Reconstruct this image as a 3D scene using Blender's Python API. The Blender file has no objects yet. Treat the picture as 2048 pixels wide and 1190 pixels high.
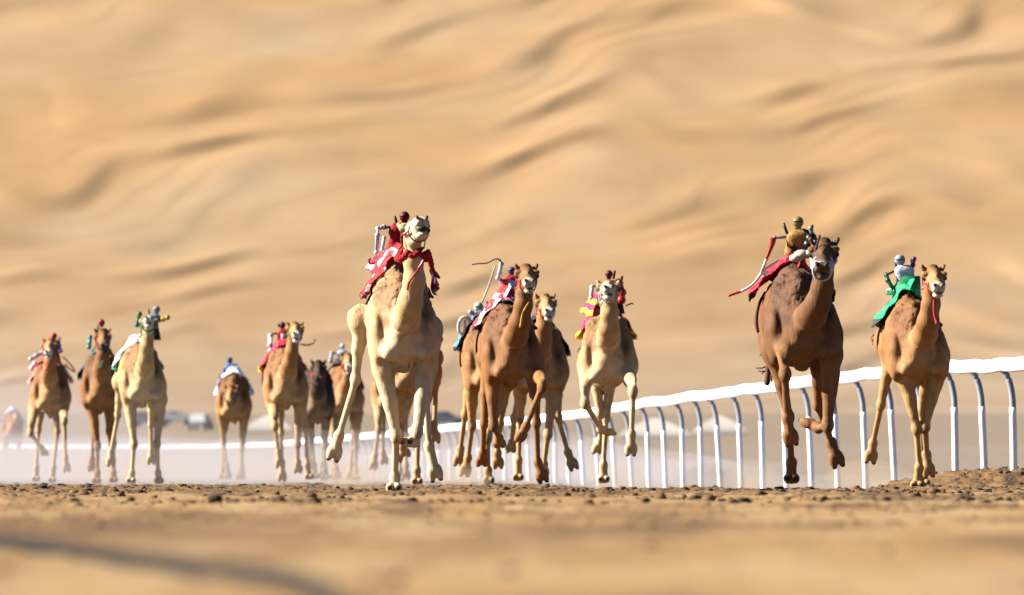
import bpy, math, random
import numpy as np
from mathutils import Vector
R = math.radians
random.seed(7)
rng = np.random.default_rng(7)
S = bpy.context.scene
COL = S.collection

# ------------------------------------------------------------------ camera
FPX = 22000.0          # focal length in photo pixels (photo 2048 wide)
HOR = 942.0            # row of the horizon in the photo
CH = 0.2               # the photographer lies on the track
cam_d = bpy.data.cameras.new('camera')
cam = bpy.data.objects.new('camera', cam_d); COL.objects.link(cam)
cam.location = (0, 0, CH)
cam.rotation_euler = (R(90) + math.atan((HOR - 595) / FPX), 0, 0)
cam_d.sensor_width = 36; cam_d.lens = FPX / 2048 * 36
cam_d.clip_start = 0.5; cam_d.clip_end = 12000
cam_d.dof.use_dof = True; cam_d.dof.focus_distance = 106; cam_d.dof.aperture_fstop = 6.0
S.camera = cam
# ------------------------------------------------------------------ light
SUN = Vector((-0.87, 0.04, 0.50)).normalized()      # direction towards the sun
el = math.asin(SUN.z); az = math.atan2(SUN.x, SUN.y)
W = bpy.data.worlds.new('World'); S.world = W; W.use_nodes = True
nt = W.node_tree; nt.nodes.clear()
sky = nt.nodes.new('ShaderNodeTexSky'); sky.sky_type = 'NISHITA'; sky.sun_disc = False
sky.air_density = 0.3; sky.dust_density = 0.2; sky.altitude = 1500; sky.sun_elevation = el; sky.sun_rotation = az % (2 * math.pi)
bg = nt.nodes.new('ShaderNodeBackground'); bg.inputs[1].default_value = 0.05
wo = nt.nodes.new('ShaderNodeOutputWorld')
nt.links.new(sky.outputs[0], bg.inputs[0]); nt.links.new(bg.outputs[0], wo.inputs[0])
sd = bpy.data.lights.new('sun', 'SUN'); sd.energy = 5.0; sd.angle = R(0.5); sd.color = (1.0, 0.93, 0.82)
so = bpy.data.objects.new('sun', sd); COL.objects.link(so)
so.rotation_euler = SUN.to_track_quat('Z', 'Y').to_euler()
S.view_settings.view_transform = 'Standard'; S.view_settings.look = 'None'
S.view_settings.gamma = 1; S.view_settings.exposure = 1.98
S.cycles.volume_bounces = 1; S.cycles.max_bounces = 6; S.cycles.diffuse_bounces = 1

# ------------------------------------------------------------------ materials
def hexl(r, g, b):
    f = lambda c: ((c / 255 + 0.055) / 1.055) ** 2.4 if c > 10 else c / 255 / 12.92
    return (f(r), f(g), f(b), 1)
def mat(name, col, rough=0.7, metal=0, attr=None, nscale=0, namt=0, bump=0, bscale=60, coord='Object', stretch=None, bdist=0.02, sheen=0):
    m = bpy.data.materials.new(name); m.use_nodes = True
    t = m.node_tree; b = t.nodes['Principled BSDF']
    b.inputs['Roughness'].default_value = rough; b.inputs['Metallic'].default_value = metal
    b.inputs['Specular IOR Level'].default_value = 0.25
    if sheen: b.inputs['Sheen Weight'].default_value = sheen
    tc = t.nodes.new('ShaderNodeTexCoord'); mp = t.nodes.new('ShaderNodeMapping')
    t.links.new(tc.outputs[coord], mp.inputs[0])
    if stretch: mp.inputs['Scale'].default_value = stretch
    if attr:
        a = t.nodes.new('ShaderNodeAttribute'); a.attribute_name = attr; src = a.outputs['Color']
    else:
        a = t.nodes.new('ShaderNodeRGB'); a.outputs[0].default_value = col; src = a.outputs[0]
    if namt:
        n = t.nodes.new('ShaderNodeTexNoise'); n.inputs['Scale'].default_value = nscale; n.inputs['Detail'].default_value = 5
        n.inputs['Roughness'].default_value = 0.65
        t.links.new(mp.outputs[0], n.inputs['Vector'])
        r = t.nodes.new('ShaderNodeMapRange'); r.inputs[1].default_value = 0.3; r.inputs[2].default_value = 0.7
        r.inputs[3].default_value = 1 - namt; r.inputs[4].default_value = 1 + namt * 0.6
        t.links.new(n.outputs[0], r.inputs[0])
        v = t.nodes.new('ShaderNodeVectorMath'); v.operation = 'SCALE'
        t.links.new(src, v.inputs[0]); t.links.new(r.outputs[0], v.inputs['Scale']); src = v.outputs[0]
    t.links.new(src, b.inputs['Base Color'])
    if bump:
        n = t.nodes.new('ShaderNodeTexNoise'); n.inputs['Scale'].default_value = bscale; n.inputs['Detail'].default_value = 6
        t.links.new(mp.outputs[0], n.inputs['Vector'])
        bp = t.nodes.new('ShaderNodeBump'); bp.inputs['Strength'].default_value = bump; bp.inputs['Distance'].default_value = bdist
        t.links.new(n.outputs[0], bp.inputs['Height']); t.links.new(bp.outputs[0], b.inputs['Normal'])
    return m
M_FUR = mat('camel_fur', None, 0.75, attr='coat', nscale=9, namt=0.22, bump=0.4, bscale=46, bdist=0.012, stretch=(1, 1, 0.28))
M_CLOTH = mat('cloth', None, 0.6, attr='coat', nscale=16, namt=0.25, bump=0.8, bscale=17, bdist=0.03)
_mc = {}
def M(col, rough=0.5, metal=0):
    k = (col, rough, metal)
    if k not in _mc:
        cl = rough >= .6
        _mc[k] = mat('paint_%d_%d_%d' % col, tuple(v * .50 for v in hexl(*col)[:3]) + (1,), rough, metal, nscale=18, namt=0.3 if cl else .15, bump=.4 if cl else 0, bscale=22, bdist=.03)
    return _mc[k]

# ------------------------------------------------------------------ mesh helpers
def link(o, parent=None):
    COL.objects.link(o)
    if parent: o.parent = parent
    return o
def mesh_obj(name, V, Fc, mats, parent=None, smooth=True, col=None, midx=None):
    me = bpy.data.meshes.new(name)
    V = np.asarray(V, np.float32)
    if isinstance(Fc, np.ndarray):
        n = len(Fc); k = Fc.shape[1]
        me.vertices.add(len(V)); me.vertices.foreach_set('co', V.ravel())
        me.loops.add(n * k); me.loops.foreach_set('vertex_index', Fc.astype(np.int32).ravel())
        me.polygons.add(n); me.polygons.foreach_set('loop_start', np.arange(0, n * k, k, dtype=np.int32))
        me.update(calc_edges=True)
    else:
        me.from_pydata(V.tolist(), [], Fc); me.update()
    if smooth: me.polygons.foreach_set('use_smooth', np.ones(len(me.polygons), bool))
    if not isinstance(mats, (list, tuple)): mats = [mats]
    for m in mats: me.materials.append(m)
    if midx is not None: me.polygons.foreach_set('material_index', np.asarray(midx, np.int32))
    if col is not None:
        a = me.color_attributes.new('coat', 'FLOAT_COLOR', 'POINT')
        c = np.ones((len(V), 4), np.float32); c[:, :3] = col
        a.data.foreach_set('color', c.ravel())
    me.update()
    return link(bpy.data.objects.new(name, me), parent)
def tag(o, label=None, cat=None, group=None, kind=None):
    if label: o['label'] = label
    if cat: o['category'] = cat
    if group: o['group'] = group
    if kind: o['kind'] = kind
    return o
def empty(name, loc):
    o = bpy.data.objects.new(name, None); o.empty_display_size = 0.3; COL.objects.link(o); o.location = loc; return o

class MB:
    """collects simple shapes into one mesh"""
    def __init__(s): s.v = []; s.f = []; s.m = []
    def add(s, v, f, m=0):
        b = len(s.v); s.v += [tuple(p) for p in v]; s.f += [tuple(i + b for i in q) for q in f]; s.m += [m] * len(f)
    def tube(s, pts, rad, n=10, m=0, flat=1.0, smooth=True):
        P = [Vector(p) for p in pts]
        if smooth and len(P) > 2:
            Q = []; RR = []
            rad_ = rad if isinstance(rad, (list, tuple)) else [rad] * len(P)
            for i in range(len(P) - 1):
                p0 = P[max(i - 1, 0)]; p1 = P[i]; p2 = P[i + 1]; p3 = P[min(i + 2, len(P) - 1)]
                for k in range(4):
                    t = k / 4
                    Q.append(0.5 * ((2 * p1) + (p2 - p0) * t + (2 * p0 - 5 * p1 + 4 * p2 - p3) * t * t + (3 * p1 - p0 - 3 * p2 + p3) * t ** 3))
                    RR.append(rad_[i] * (1 - t) + rad_[i + 1] * t)
            Q.append(P[-1]); RR.append(rad_[-1]); P = Q; rad = RR
        elif not isinstance(rad, (list, tuple)): rad = [rad] * len(P)
        v = []; f = []
        up = Vector((0, 0, 1))
        for i, p in enumerate(P):
            d = (P[min(i + 1, len(P) - 1)] - P[max(i - 1, 0)]).normalized()
            a = d.cross(up if abs(d.z) < 0.9 else Vector((0, 1, 0))).normalized(); b = d.cross(a).normalized()
            for k in range(n):
                t = 2 * math.pi * k / n
                v.append(p + (a * math.cos(t) * flat + b * math.sin(t)) * rad[i])
        for i in range(len(P) - 1):
            for k in range(n):
                f.append((i * n + k, i * n + (k + 1) % n, (i + 1) * n + (k + 1) % n, (i + 1) * n + k))
        f.append(tuple(range(n - 1, -1, -1))); f.append(tuple((len(P) - 1) * n + k for k in range(n)))
        s.add(v, f, m)
    def ell(s, c, r, n=14, m=0, cut=None):
        v = []; f = []; h = n // 2
        for i in range(1, h):
            a = math.pi * i / h
            for k in range(n):
                t = 2 * math.pi * k / n
                v.append((c[0] + r[0] * math.sin(a) * math.cos(t), c[1] + r[1] * math.sin(a) * math.sin(t), c[2] + r[2] * math.cos(a)))
        v.append((c[0], c[1], c[2] + r[2])); v.append((c[0], c[1], c[2] - r[2])); T = len(v) - 2; B = len(v) - 1
        for i in range(h - 2):
            for k in range(n): f.append((i * n + k, (i + 1) * n + k, (i + 1) * n + (k + 1) % n, i * n + (k + 1) % n))
        for k in range(n):
            f.append((T, k, (k + 1) % n)); f.append((B, (h - 2) * n + (k + 1) % n, (h - 2) * n + k))
        s.add(v, f, m)
    def loft(s, rings, n=16, m=0, e=2.6):
        """rings: (cx,cy,cz,rx,ry)"""
        v = []; f = []
        for (x, y, z, a, b) in rings:
            for k in range(n):
                t = 2 * math.pi * k / n; c = math.cos(t); q = math.sin(t)
                v.append((x + a * math.copysign(abs(c) ** (2 / e), c), y + b * math.copysign(abs(q) ** (2 / e), q), z))
        for i in range(len(rings) - 1):
            for k in range(n): f.append((i * n + k, i * n + (k + 1) % n, (i + 1) * n + (k + 1) % n, (i + 1) * n + k))
        f.append(tuple(range(n - 1, -1, -1))); f.append(tuple((len(rings) - 1) * n + k for k in range(n)))
        s.add(v, f, m)
    def box(s, x0, x1, y0, y1, z0, z1, m=0):
        v = [(x, y, z) for z in (z0, z1) for y in (y0, y1) for x in (x0, x1)]
        s.add(v, [(0, 2, 3, 1), (4, 5, 7, 6), (0, 1, 5, 4), (2, 6, 7, 3), (0, 4, 6, 2), (1, 3, 7, 5)], m)
    def build(s, name, mats, parent=None, smooth=True):
        return mesh_obj(name, s.v, s.f, mats, parent, smooth, midx=s.m)

# ------------------------------------------------------------------ noise
_perm = np.random.default_rng(3).permutation(4096)
_gr = np.random.default_rng(4).random(4096) * 2 * np.pi
def perlin(x, y, seed=0):
    xi = np.floor(x).astype(np.int64); yi = np.floor(y).astype(np.int64); xf = x - xi; yf = y - yi
    u = xf * xf * xf * (xf * (xf * 6 - 15) + 10); v = yf * yf * yf * (yf * (yf * 6 - 15) + 10)
    def g(a, b):
        h = _gr[_perm[(_perm[(a + seed * 57) & 4095] + b) & 4095]]
        return np.cos(h), np.sin(h)
    def dot(a, b, dx, dy):
        c, s_ = g(a, b); return c * dx + s_ * dy
    n00 = dot(xi, yi, xf, yf); n10 = dot(xi + 1, yi, xf - 1, yf); n01 = dot(xi, yi + 1, xf, yf - 1); n11 = dot(xi + 1, yi + 1, xf - 1, yf - 1)
    return ((n00 * (1 - u) + n10 * u) * (1 - v) + (n01 * (1 - u) + n11 * u) * v) * 1.5
def fbm(x, y, o=4, seed=0, gain=0.5):
    a = 1; r = 0; t = 0
    for i in range(o):
        r = r + a * perlin(x * 2 ** i + 13.7 * i, y * 2 ** i + 7.1 * i, seed + i); t += a; a *= gain
    return r / t
def sstep(a, b, x): t = np.clip((x - a) / (b - a), 0, 1); return t * t * (3 - 2 * t)

# ------------------------------------------------------------------ ground sheet
PROF_D = np.array([0, 480, 560, 700, 900, 1100, 1250, 1400, 1500, 1700])
PROF_Y = np.array([HOR] * 2 + [940, 922, 900, 872, 852, 836, 818, 790])
def plain_z(D):
    py = np.interp(D, PROF_D, PROF_Y)
    return np.where(D < 480, 0, sstep(480, 600, D) * (CH + (HOR - py) / FPX * D))
def ground_z(x, D):
    z = plain_z(D)
    px = 1024 + x / np.maximum(D, 1) * FPX
    z = z - 0.10 * sstep(108, 126, D) * (1 - sstep(200, 300, D)) * sstep(1050, 1300, px) * (1 - sstep(1720, 1800, px))
    z = z + 0.19 * sstep(1690, 1960, px) * sstep(116.5, 120, D) * (1 - sstep(128, 140, D)) * (1 - sstep(8, 14, x))
    w = sstep(20, 60, D) * (1 - sstep(150, 240, D))
    z = z + w * (0.045 * fbm(x * 0.9, D * 0.25, 3, 11))
    return z
def build_ground():
    xs = np.concatenate([-np.geomspace(1.6, 0.052, 40), np.linspace(-0.05, 0.05, 640), np.geomspace(0.052, 1.6, 40)])
    ys = np.concatenate([[-60, -20, 0, 3], np.geomspace(5, 40, 110), np.arange(40.3, 60, .25), np.arange(60, 100, 0.13), np.arange(100, 135, 0.09), np.geomspace(135, 480, 110), np.geomspace(485, 1480, 90)])
    A, D = np.meshgrid(xs, ys)
    wide = np.where(D < 30, 30, D)
    X = A * wide if False else A * D
    # near rows: keep the sheet wide around the camera
    X = np.where(np.abs(A) > 0.051, np.sign(A) * (0.051 * np.maximum(D, 1) + (np.abs(A) - 0.051) * np.maximum(D, 60)), A * np.maximum(D, 1))
    Z = ground_z(X, D)
    w = sstep(30, 62, D) * (1 - sstep(150, 200, D))
    px = 1024 + X / np.maximum(D, 1) * FPX
    churn = sstep(-0.15, 0.35, fbm(X * 0.35, D * 0.07, 3, 21) + 0.5 * sstep(84, 96, D) + 0.35 * sstep(1700, 1900, px) * sstep(100, 110, D))
    n1 = fbm(X * 7, D * 4, 4, 5, 0.6); n2 = fbm(X * 2.4, D * 1.1, 3, 9)
    rid = 1 - np.abs(n1) * 2
    Z = Z + w * (0.3 + 1.3 * churn) * (0.017 * np.maximum(n1, -0.2) * 2 + 0.020 * n2 + 0.006 * rid)
    Z = Z + (1 - sstep(35, 70, D)) * 0.010 * fbm(X * 4, D * 2, 3, 31)
    V = np.stack([X, D, Z], -1).reshape(-1, 3)
    ny, nx = X.shape
    idx = np.arange(ny * nx).reshape(ny, nx)
    Fq = np.stack([idx[:-1, :-1], idx[:-1, 1:], idx[1:, 1:], idx[1:, :-1]], -1).reshape(-1, 4)
    # soil colours (real colour of the soil: pale crust, brown churned earth); plain is the mirage's pale reflection put into the colour
    crust = np.array([0.58, 0.34, 0.125]); earth = np.array([0.21, 0.10, 0.034]); plain = np.array([0.47, 0.42, 0.385]); sandy = np.array([0.40, 0.31, 0.225])
    damp = np.array([0.10, 0.055, 0.025])
    k = np.clip(churn * 0.65 + 0.45 * fbm(X * 3, D * 0.8, 4, 41) , 0, 1)[..., None]
    C = crust * (1 - k) + earth * k
    dk = (sstep(0.02, 0.32, fbm(X * 4, D * 0.6, 4, 61)) * churn * w)[..., None] * 0.85
    C = C * (1 - dk) + damp * .8 * dk
    pale = (sstep(0.12, 0.45, fbm(X * 1.6, D * 0.22, 3, 51)) * (1 - 0.7 * churn))[..., None] * 0.6
    C = C * (1 - pale) + np.array([0.70, 0.52, 0.30]) * pale
    # blotchy nearer sand: paler crust and damp brown patches
    nb_ = .6 * fbm(X * 2.2 + 5, D * 0.42, 4, 131) + .8 * fbm(X * 1.1 + 2, D * 0.11, 3, 133); wn = (1 - sstep(70, 95, D))
    a_ = (sstep(.08, .40, nb_) * wn)[..., None] * .8; C = C * (1 - a_) + np.array([0.20, 0.105, 0.045]) * a_
    a_ = (sstep(.05, .35, -nb_) * wn)[..., None] * .8; C = C * (1 - a_) + np.array([0.66, 0.45, 0.21]) * a_
    f1 = sstep(132, 150, D + 5 * fbm(X, D * .2, 2, 71))[..., None]
    brown = np.clip(sstep(900, 1150, D) + 0.75 * sstep(1150, 1350, px) * sstep(480, 520, D) + 0.3 * fbm(X * 0.02, D * 0.006, 3, 81), 0, 1)[..., None]
    far = plain * (1 - brown) + sandy * brown
    C = C * (1 - f1) + far * f1
    return mesh_obj('ground', V, Fq, M_SOIL, None, True, col=C.reshape(-1, 3) * .41)
M_SOIL = mat('soil', None, 0.9, attr='coat', nscale=14, namt=0.35, bump=0.6, bscale=22, bdist=0.03)
tag(build_ground(), kind='structure')

# clods: uncountable crumbs of earth
def build_clods():
    phi = (1 + 5 ** 0.5) / 2
    iv = np.array([(-1, phi, 0), (1, phi, 0), (-1, -phi, 0), (1, -phi, 0), (0, -1, phi), (0, 1, phi), (0, -1, -phi), (0, 1, -phi), (phi, 0, -1), (phi, 0, 1), (-phi, 0, -1), (-phi, 0, 1)]) / 1.9
    ifc = np.array([(0, 11, 5), (0, 5, 1), (0, 1, 7), (0, 7, 10), (0, 10, 11), (1, 5, 9), (5, 11, 4), (11, 10, 2), (10, 7, 6), (7, 1, 8), (3, 9, 4), (3, 4, 2), (3, 2, 6), (3, 6, 8), (3, 8, 9), (4, 9, 5), (2, 4, 11), (6, 2, 10), (8, 6, 7), (9, 8, 1)])
    N0 = 60000
    D = 40 + 98 * rng.random(N0) ** 0.8; px = -150 + 2350 * rng.random(N0); x = (px - 1024) * D / FPX
    den = fbm(x * 0.5, D * 0.1, 3, 21) + 0.45 * sstep(86, 98, D) + 0.25 * fbm(x * 2.2, D * 0.4, 2, 91) + 0.3 * sstep(1750, 1950, px) * sstep(100, 110, D)
    keep = rng.random(N0) < sstep(0.12, 0.75, den) * 0.95 + 0.03
    D = D[keep]; x = x[keep]
    Dn = 1 / (1 / 62 + (1 / 17 - 1 / 62) * rng.random(60)); xn = (-100 + 2250 * rng.random(60) - 1024) * Dn / FPX
    kn = fbm(xn * 2, Dn * .3, 2, 141) > .02; D = np.r_[D, Dn[kn]]; x = np.r_[x, xn[kn]]; n = len(D)
    s = 0.005 + 0.019 * rng.random(n) ** 2.2 + 0.022 * (rng.random(n) < 0.05)
    s = np.where(D < 62, np.minimum(s, .012), s); sc = s[:, None] * (0.7 + 0.6 * rng.random((n, 3))) * np.array([1.3, 1.3, 0.85])
    V = iv[None] * (0.55 + 0.8 * rng.random((n, 12, 1))) * sc[:, None, :]
    a = rng.random(n) * 6.28; ca, sa = np.cos(a), np.sin(a)
    vx = V[..., 0] * ca[:, None] - V[..., 1] * sa[:, None]; vy = V[..., 0] * sa[:, None] + V[..., 1] * ca[:, None]
    z0 = ground_z(x, D) + s * 0.35
    V = np.stack([vx + x[:, None], vy + D[:, None], V[..., 2] + z0[:, None]], -1)
    Fa = (ifc[None] + 12 * np.arange(n)[:, None, None]).reshape(-1, 3)
    t = rng.random(n)[:, None] ** 0.8; t = np.where(D[:, None] < 62, .7 + .3 * t, t)
    c = np.array([0.07, 0.035, 0.014]) * (1 - t) + np.array([0.40, 0.23, 0.10]) * t
    return mesh_obj('dirt_clods', V.reshape(-1, 3), Fa, M_SOIL, None, False, col=np.repeat(c, 12, 0) * .30)
tag(build_clods(), 'brown crumbs and clods of churned earth strewn over the track', 'clods', kind='stuff')

# ------------------------------------------------------------------ dunes
def build_dunes():
    xs = np.concatenate([-np.geomspace(1500, 100, 60)[:-1], np.linspace(-100, 100, 401), np.geomspace(100, 1500, 60)[1:]])
    ys = np.concatenate([np.arange(1400, 1800, 0.8), np.linspace(1805, 3200, 80)])
    X, D = np.meshgrid(xs, ys)
    base = np.interp(D, [1400, 1470, 1500, 1530, 1560, 1700, 1780, 2000, 3200], [5.0, 9.0, 13.0, 19.5, 29, 79, 104, 150, 110])
    base = base + 10 * fbm(X * 0.0025 + 3, D * 0.002, 2, 2) * sstep(120, 500, np.abs(X))
    wx = 12 * fbm(X / 60, D / 60, 2, 101); wy = 30 * fbm(X / 40 + 5, D / 60 + 3, 2, 102)
    ph = (D + wy - 0.38 * (X + wx)) / 25.0
    def saw(p):
        f = p - np.floor(p)
        return np.where(f < 0.30, sstep(0, 0.30, f), 1 - sstep(0.30, 1.0, f) ** .8)
    amp = np.clip(0.60 + 1.3 * fbm(X / 30 + 9, D / 26, 2, 105), 0.15, 1.15)
    h = 0.85 * amp * saw(ph)
    ph2 = (D + 0.8 * wy - 0.8 * X + 14 * fbm(X / 40, D / 30, 2, 108)) / 12.0
    h = h + 0.11 * saw(ph2) * np.clip(0.4 + 1.6 * fbm(X / 30, D / 28, 2, 109), 0, 1.4)
    h = h + 0.8 * fbm(X / 34, D / 30, 2, 103)
    Z = base + h * sstep(1430, 1540, D)
    V = np.stack([X, D, Z], -1).reshape(-1, 3)
    ny, nx = X.shape; idx = np.arange(ny * nx).reshape(ny, nx)
    Fq = np.stack([idx[:-1, :-1], idx[:-1, 1:], idx[1:, 1:], idx[1:, :-1]], -1).reshape(-1, 4)
    k = sstep(-0.4, 0.5, fbm(X / 55, D / 40, 3, 120))[..., None]; g = sstep(0.1, 0.5, fbm(X / 48, D / 60, 3, 121))[..., None] * 0.45
    C = np.array([0.60, 0.365, 0.165]) * (1 - k) + np.array([0.60, 0.40, 0.215]) * k
    C = C * (1 - g) + np.array([0.60, 0.47, 0.32]) * g
    lo = (1 - sstep(1440, 1600, D))[..., None] * 0.9
    C = C * (1 - lo) + np.array([0.46, 0.35, 0.25]) * lo
    return mesh_obj('sand_dunes', V, Fq, mat('dune_sand', None, 0.95, attr='coat', nscale=0.08, namt=0.07), None, True, col=C.reshape(-1, 3) * .425)
tag(build_dunes(), kind='structure')

# ------------------------------------------------------------------ implicit surfaces
class Field:
    def __init__(s, lo, hi, vox):
        s.lo = np.array(lo, np.float32); s.vox = vox
        s.n = np.ceil((np.array(hi) - s.lo) / vox).astype(int) + 1
        s.F = np.full(s.n, 1.0, np.float32)
    def region(s, lo, hi, pad):
        a = np.clip(np.floor((np.array(lo) - pad - s.lo) / s.vox).astype(int), 0, s.n); b = np.clip(np.ceil((np.array(hi) + pad - s.lo) / s.vox).astype(int) + 1, 0, s.n)
        sl = tuple(slice(int(a[i]), int(b[i])) for i in range(3))
        ax = [(s.lo[i] + s.vox * np.arange(a[i], b[i])).astype(np.float32) for i in range(3)]
        return sl, ax[0][:, None, None], ax[1][None, :, None], ax[2][None, None, :]
    def add(s, pr, sub=False):
        k = pr.k
        sl, X, Y, Z = s.region(pr.lo, pr.hi, max(k, 3 * s.vox, 0.05))
        a = s.F[sl]
        if a.size == 0: return
        d = pr.d(X, Y, Z)
        if pr.sub:
            d = -d; h = np.maximum(k - np.abs(a - d), 0) / k; s.F[sl] = np.maximum(a, d) + h * h * k * 0.25
        else:
            h = np.maximum(k - np.abs(a - d), 0) / k; s.F[sl] = np.minimum(a, d) - h * h * k * 0.25
class Cone:
    def __init__(s, a, b, ra, rb, col, k=0.05, sx=1.0, sub=False):
        s.a = np.array(a, np.float32); s.b = np.array(b, np.float32); s.ra = ra; s.rb = rb; s.col = col; s.k = k; s.sx = sx; s.sub = sub
        r = max(ra, rb) * max(1, sx); s.lo = np.minimum(s.a, s.b) - r; s.hi = np.maximum(s.a, s.b) + r
    def d(s, X, Y, Z):
        ab = s.b - s.a; L = float(ab @ ab) + 1e-9
        dx = X - s.a[0]; dy = Y - s.a[1]; dz = Z - s.a[2]
        t = np.clip((dx * ab[0] + dy * ab[1] + dz * ab[2]) / L, 0, 1)
        q = np.sqrt(((dx - t * ab[0]) / s.sx) ** 2 + (dy - t * ab[1]) ** 2 + (dz - t * ab[2]) ** 2)
        return (q - (s.ra + t * (s.rb - s.ra))).astype(np.float32)
class Ell:
    def __init__(s, c, r, col, k=0.06, ax=None, sub=False):
        s.c = np.array(c, np.float32); s.r = np.array(r, np.float32); s.col = col; s.k = k; s.sub = sub
        s.ax = np.eye(3, dtype=np.float32) if ax is None else np.array(ax, np.float32)
        m = np.sqrt(((s.ax * s.r[:, None]) ** 2).sum(0)); s.lo = s.c - m; s.hi = s.c + m
    def d(s, X, Y, Z):
        dx = X - s.c[0]; dy = Y - s.c[1]; dz = Z - s.c[2]
        p = [(dx * s.ax[i][0] + dy * s.ax[i][1] + dz * s.ax[i][2]) / s.r[i] for i in range(3)]
        k0 = np.sqrt(p[0] ** 2 + p[1] ** 2 + p[2] ** 2); k1 = np.sqrt((p[0] / s.r[0]) ** 2 + (p[1] / s.r[1]) ** 2 + (p[2] / s.r[2]) ** 2)
        return (k0 * (k0 - 1) / np.maximum(k1, 1e-6)).astype(np.float32)
def surface_nets(F, lo, vox):
    ins = F < 0
    c = ins[:-1, :-1, :-1].astype(np.int8)
    tot = np.zeros(c.shape, np.int8)
    for i in (0, 1):
        for j in (0, 1):
            for k in (0, 1):
                tot += ins[i:ins.shape[0] - 1 + i, j:ins.shape[1] - 1 + j, k:ins.shape[2] - 1 + k]
    act = (tot > 0) & (tot < 8)
    ci = np.argwhere(act)
    idm = np.full(act.shape, -1, np.int64); idm[act] = np.arange(len(ci))
    acc = np.zeros((len(ci), 3)); cnt = np.zeros(len(ci))
    for ax in range(3):
        o = [i for i in range(3) if i != ax]
        for p in (0, 1):
            for q in (0, 1):
                a = ci.copy(); a[:, o[0]] += p; a[:, o[1]] += q; b = a.copy(); b[:, ax] += 1
                fa = F[a[:, 0], a[:, 1], a[:, 2]]; fb = F[b[:, 0], b[:, 1], b[:, 2]]
                m = (fa < 0) != (fb < 0)
                t = np.where(m, fa / np.where(m, fa - fb, 1), 0)
                pt = a.astype(float); pt[:, ax] += t
                acc[m] += pt[m]; cnt[m] += 1
    V = acc / cnt[:, None] * vox + lo
    Q = []
    for ax in range(3):
        o1, o2 = [(1, 2), (2, 0), (0, 1)][ax]
        sl0 = [slice(None)] * 3; sl1 = [slice(None)] * 3; sl0[ax] = slice(0, -1); sl1[ax] = slice(1, None)
        A = ins[tuple(sl0)]; B = ins[tuple(sl1)]
        e = np.argwhere(A != B)
        e = e[(e[:, o1] > 0) & (e[:, o2] > 0) & (e[:, o1] < F.shape[o1] - 1) & (e[:, o2] < F.shape[o2] - 1)]
        fl = A[e[:, 0], e[:, 1], e[:, 2]]
        c00 = e.copy(); c00[:, o1] -= 1; c00[:, o2] -= 1
        c10 = e.copy(); c10[:, o2] -= 1
        c01 = e.copy(); c01[:, o1] -= 1
        g = lambda c_: idm[c_[:, 0], c_[:, 1], c_[:, 2]]
        q = np.stack([g(c00), g(c10), g(e), g(c01)], 1)
        q[~fl] = q[~fl][:, ::-1]
        Q.append(q)
    Q = np.concatenate(Q); Q = Q[(Q >= 0).all(1)]
    return V, Q
def colour_verts(V, prims, sharp=0.012):
    X, Y, Z = V[:, 0].astype(np.float32), V[:, 1].astype(np.float32), V[:, 2].astype(np.float32)
    ps = [p for p in prims if p.col is not None]
    D = np.stack([(-1 if p.sub else 1) * p.d(X, Y, Z) for p in ps]); D = np.where(np.array([p.sub for p in ps])[:, None], np.abs(D), D)
    sh = np.array([min(sharp, max(p.k * 0.35, 0.002)) for p in ps])[:, None]
    m = D.min(0)
    w = np.exp(-np.clip((D - m) / sh, 0, 40))
    C = np.array([p.col for p in ps])
    return (w[:, :, None] * C[:, None, :]).sum(0) / w.sum(0)[:, None]

# ------------------------------------------------------------------ camel
COATS = {
    #        upper                 chest/belly            legs                 hump hair             face
    'pale':  ((.70, .50, .27), (.84, .69, .47), (.84, .69, .46), (.28, .15, .065), (.82, .70, .52)),
    'cream': ((.60, .39, .18), (.76, .58, .36), (.74, .56, .34), (.25, .13, .05), (.70, .56, .38)),
    'tan':   ((.42, .20, .07), (.58, .37, .18), (.60, .40, .21), (.24, .105, .035), (.46, .29, .14)),
    'fawn':  ((.38, .17, .055), (.52, .31, .13), (.54, .33, .14), (.20, .085, .025), (.44, .27, .12)),
    'amber': ((.29, .125, .038), (.38, .19, .07), (.37, .175, .06), (.16, .065, .02), (.28, .15, .065)),
    'brown': ((.19, .082, .028), (.25, .12, .045), (.30, .14, .05), (.11, .043, .015), (.14, .075, .035)),
    'dark':  ((.06, .025, .012), (.30, .20, .11), (.34, .23, .13), (.04, .018, .009), (.05, .025, .012)),
}
DARK = (.025, .018, .014)
def nrm(v): v = np.array(v, float); return v / (np.linalg.norm(v) + 1e-9)

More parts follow.
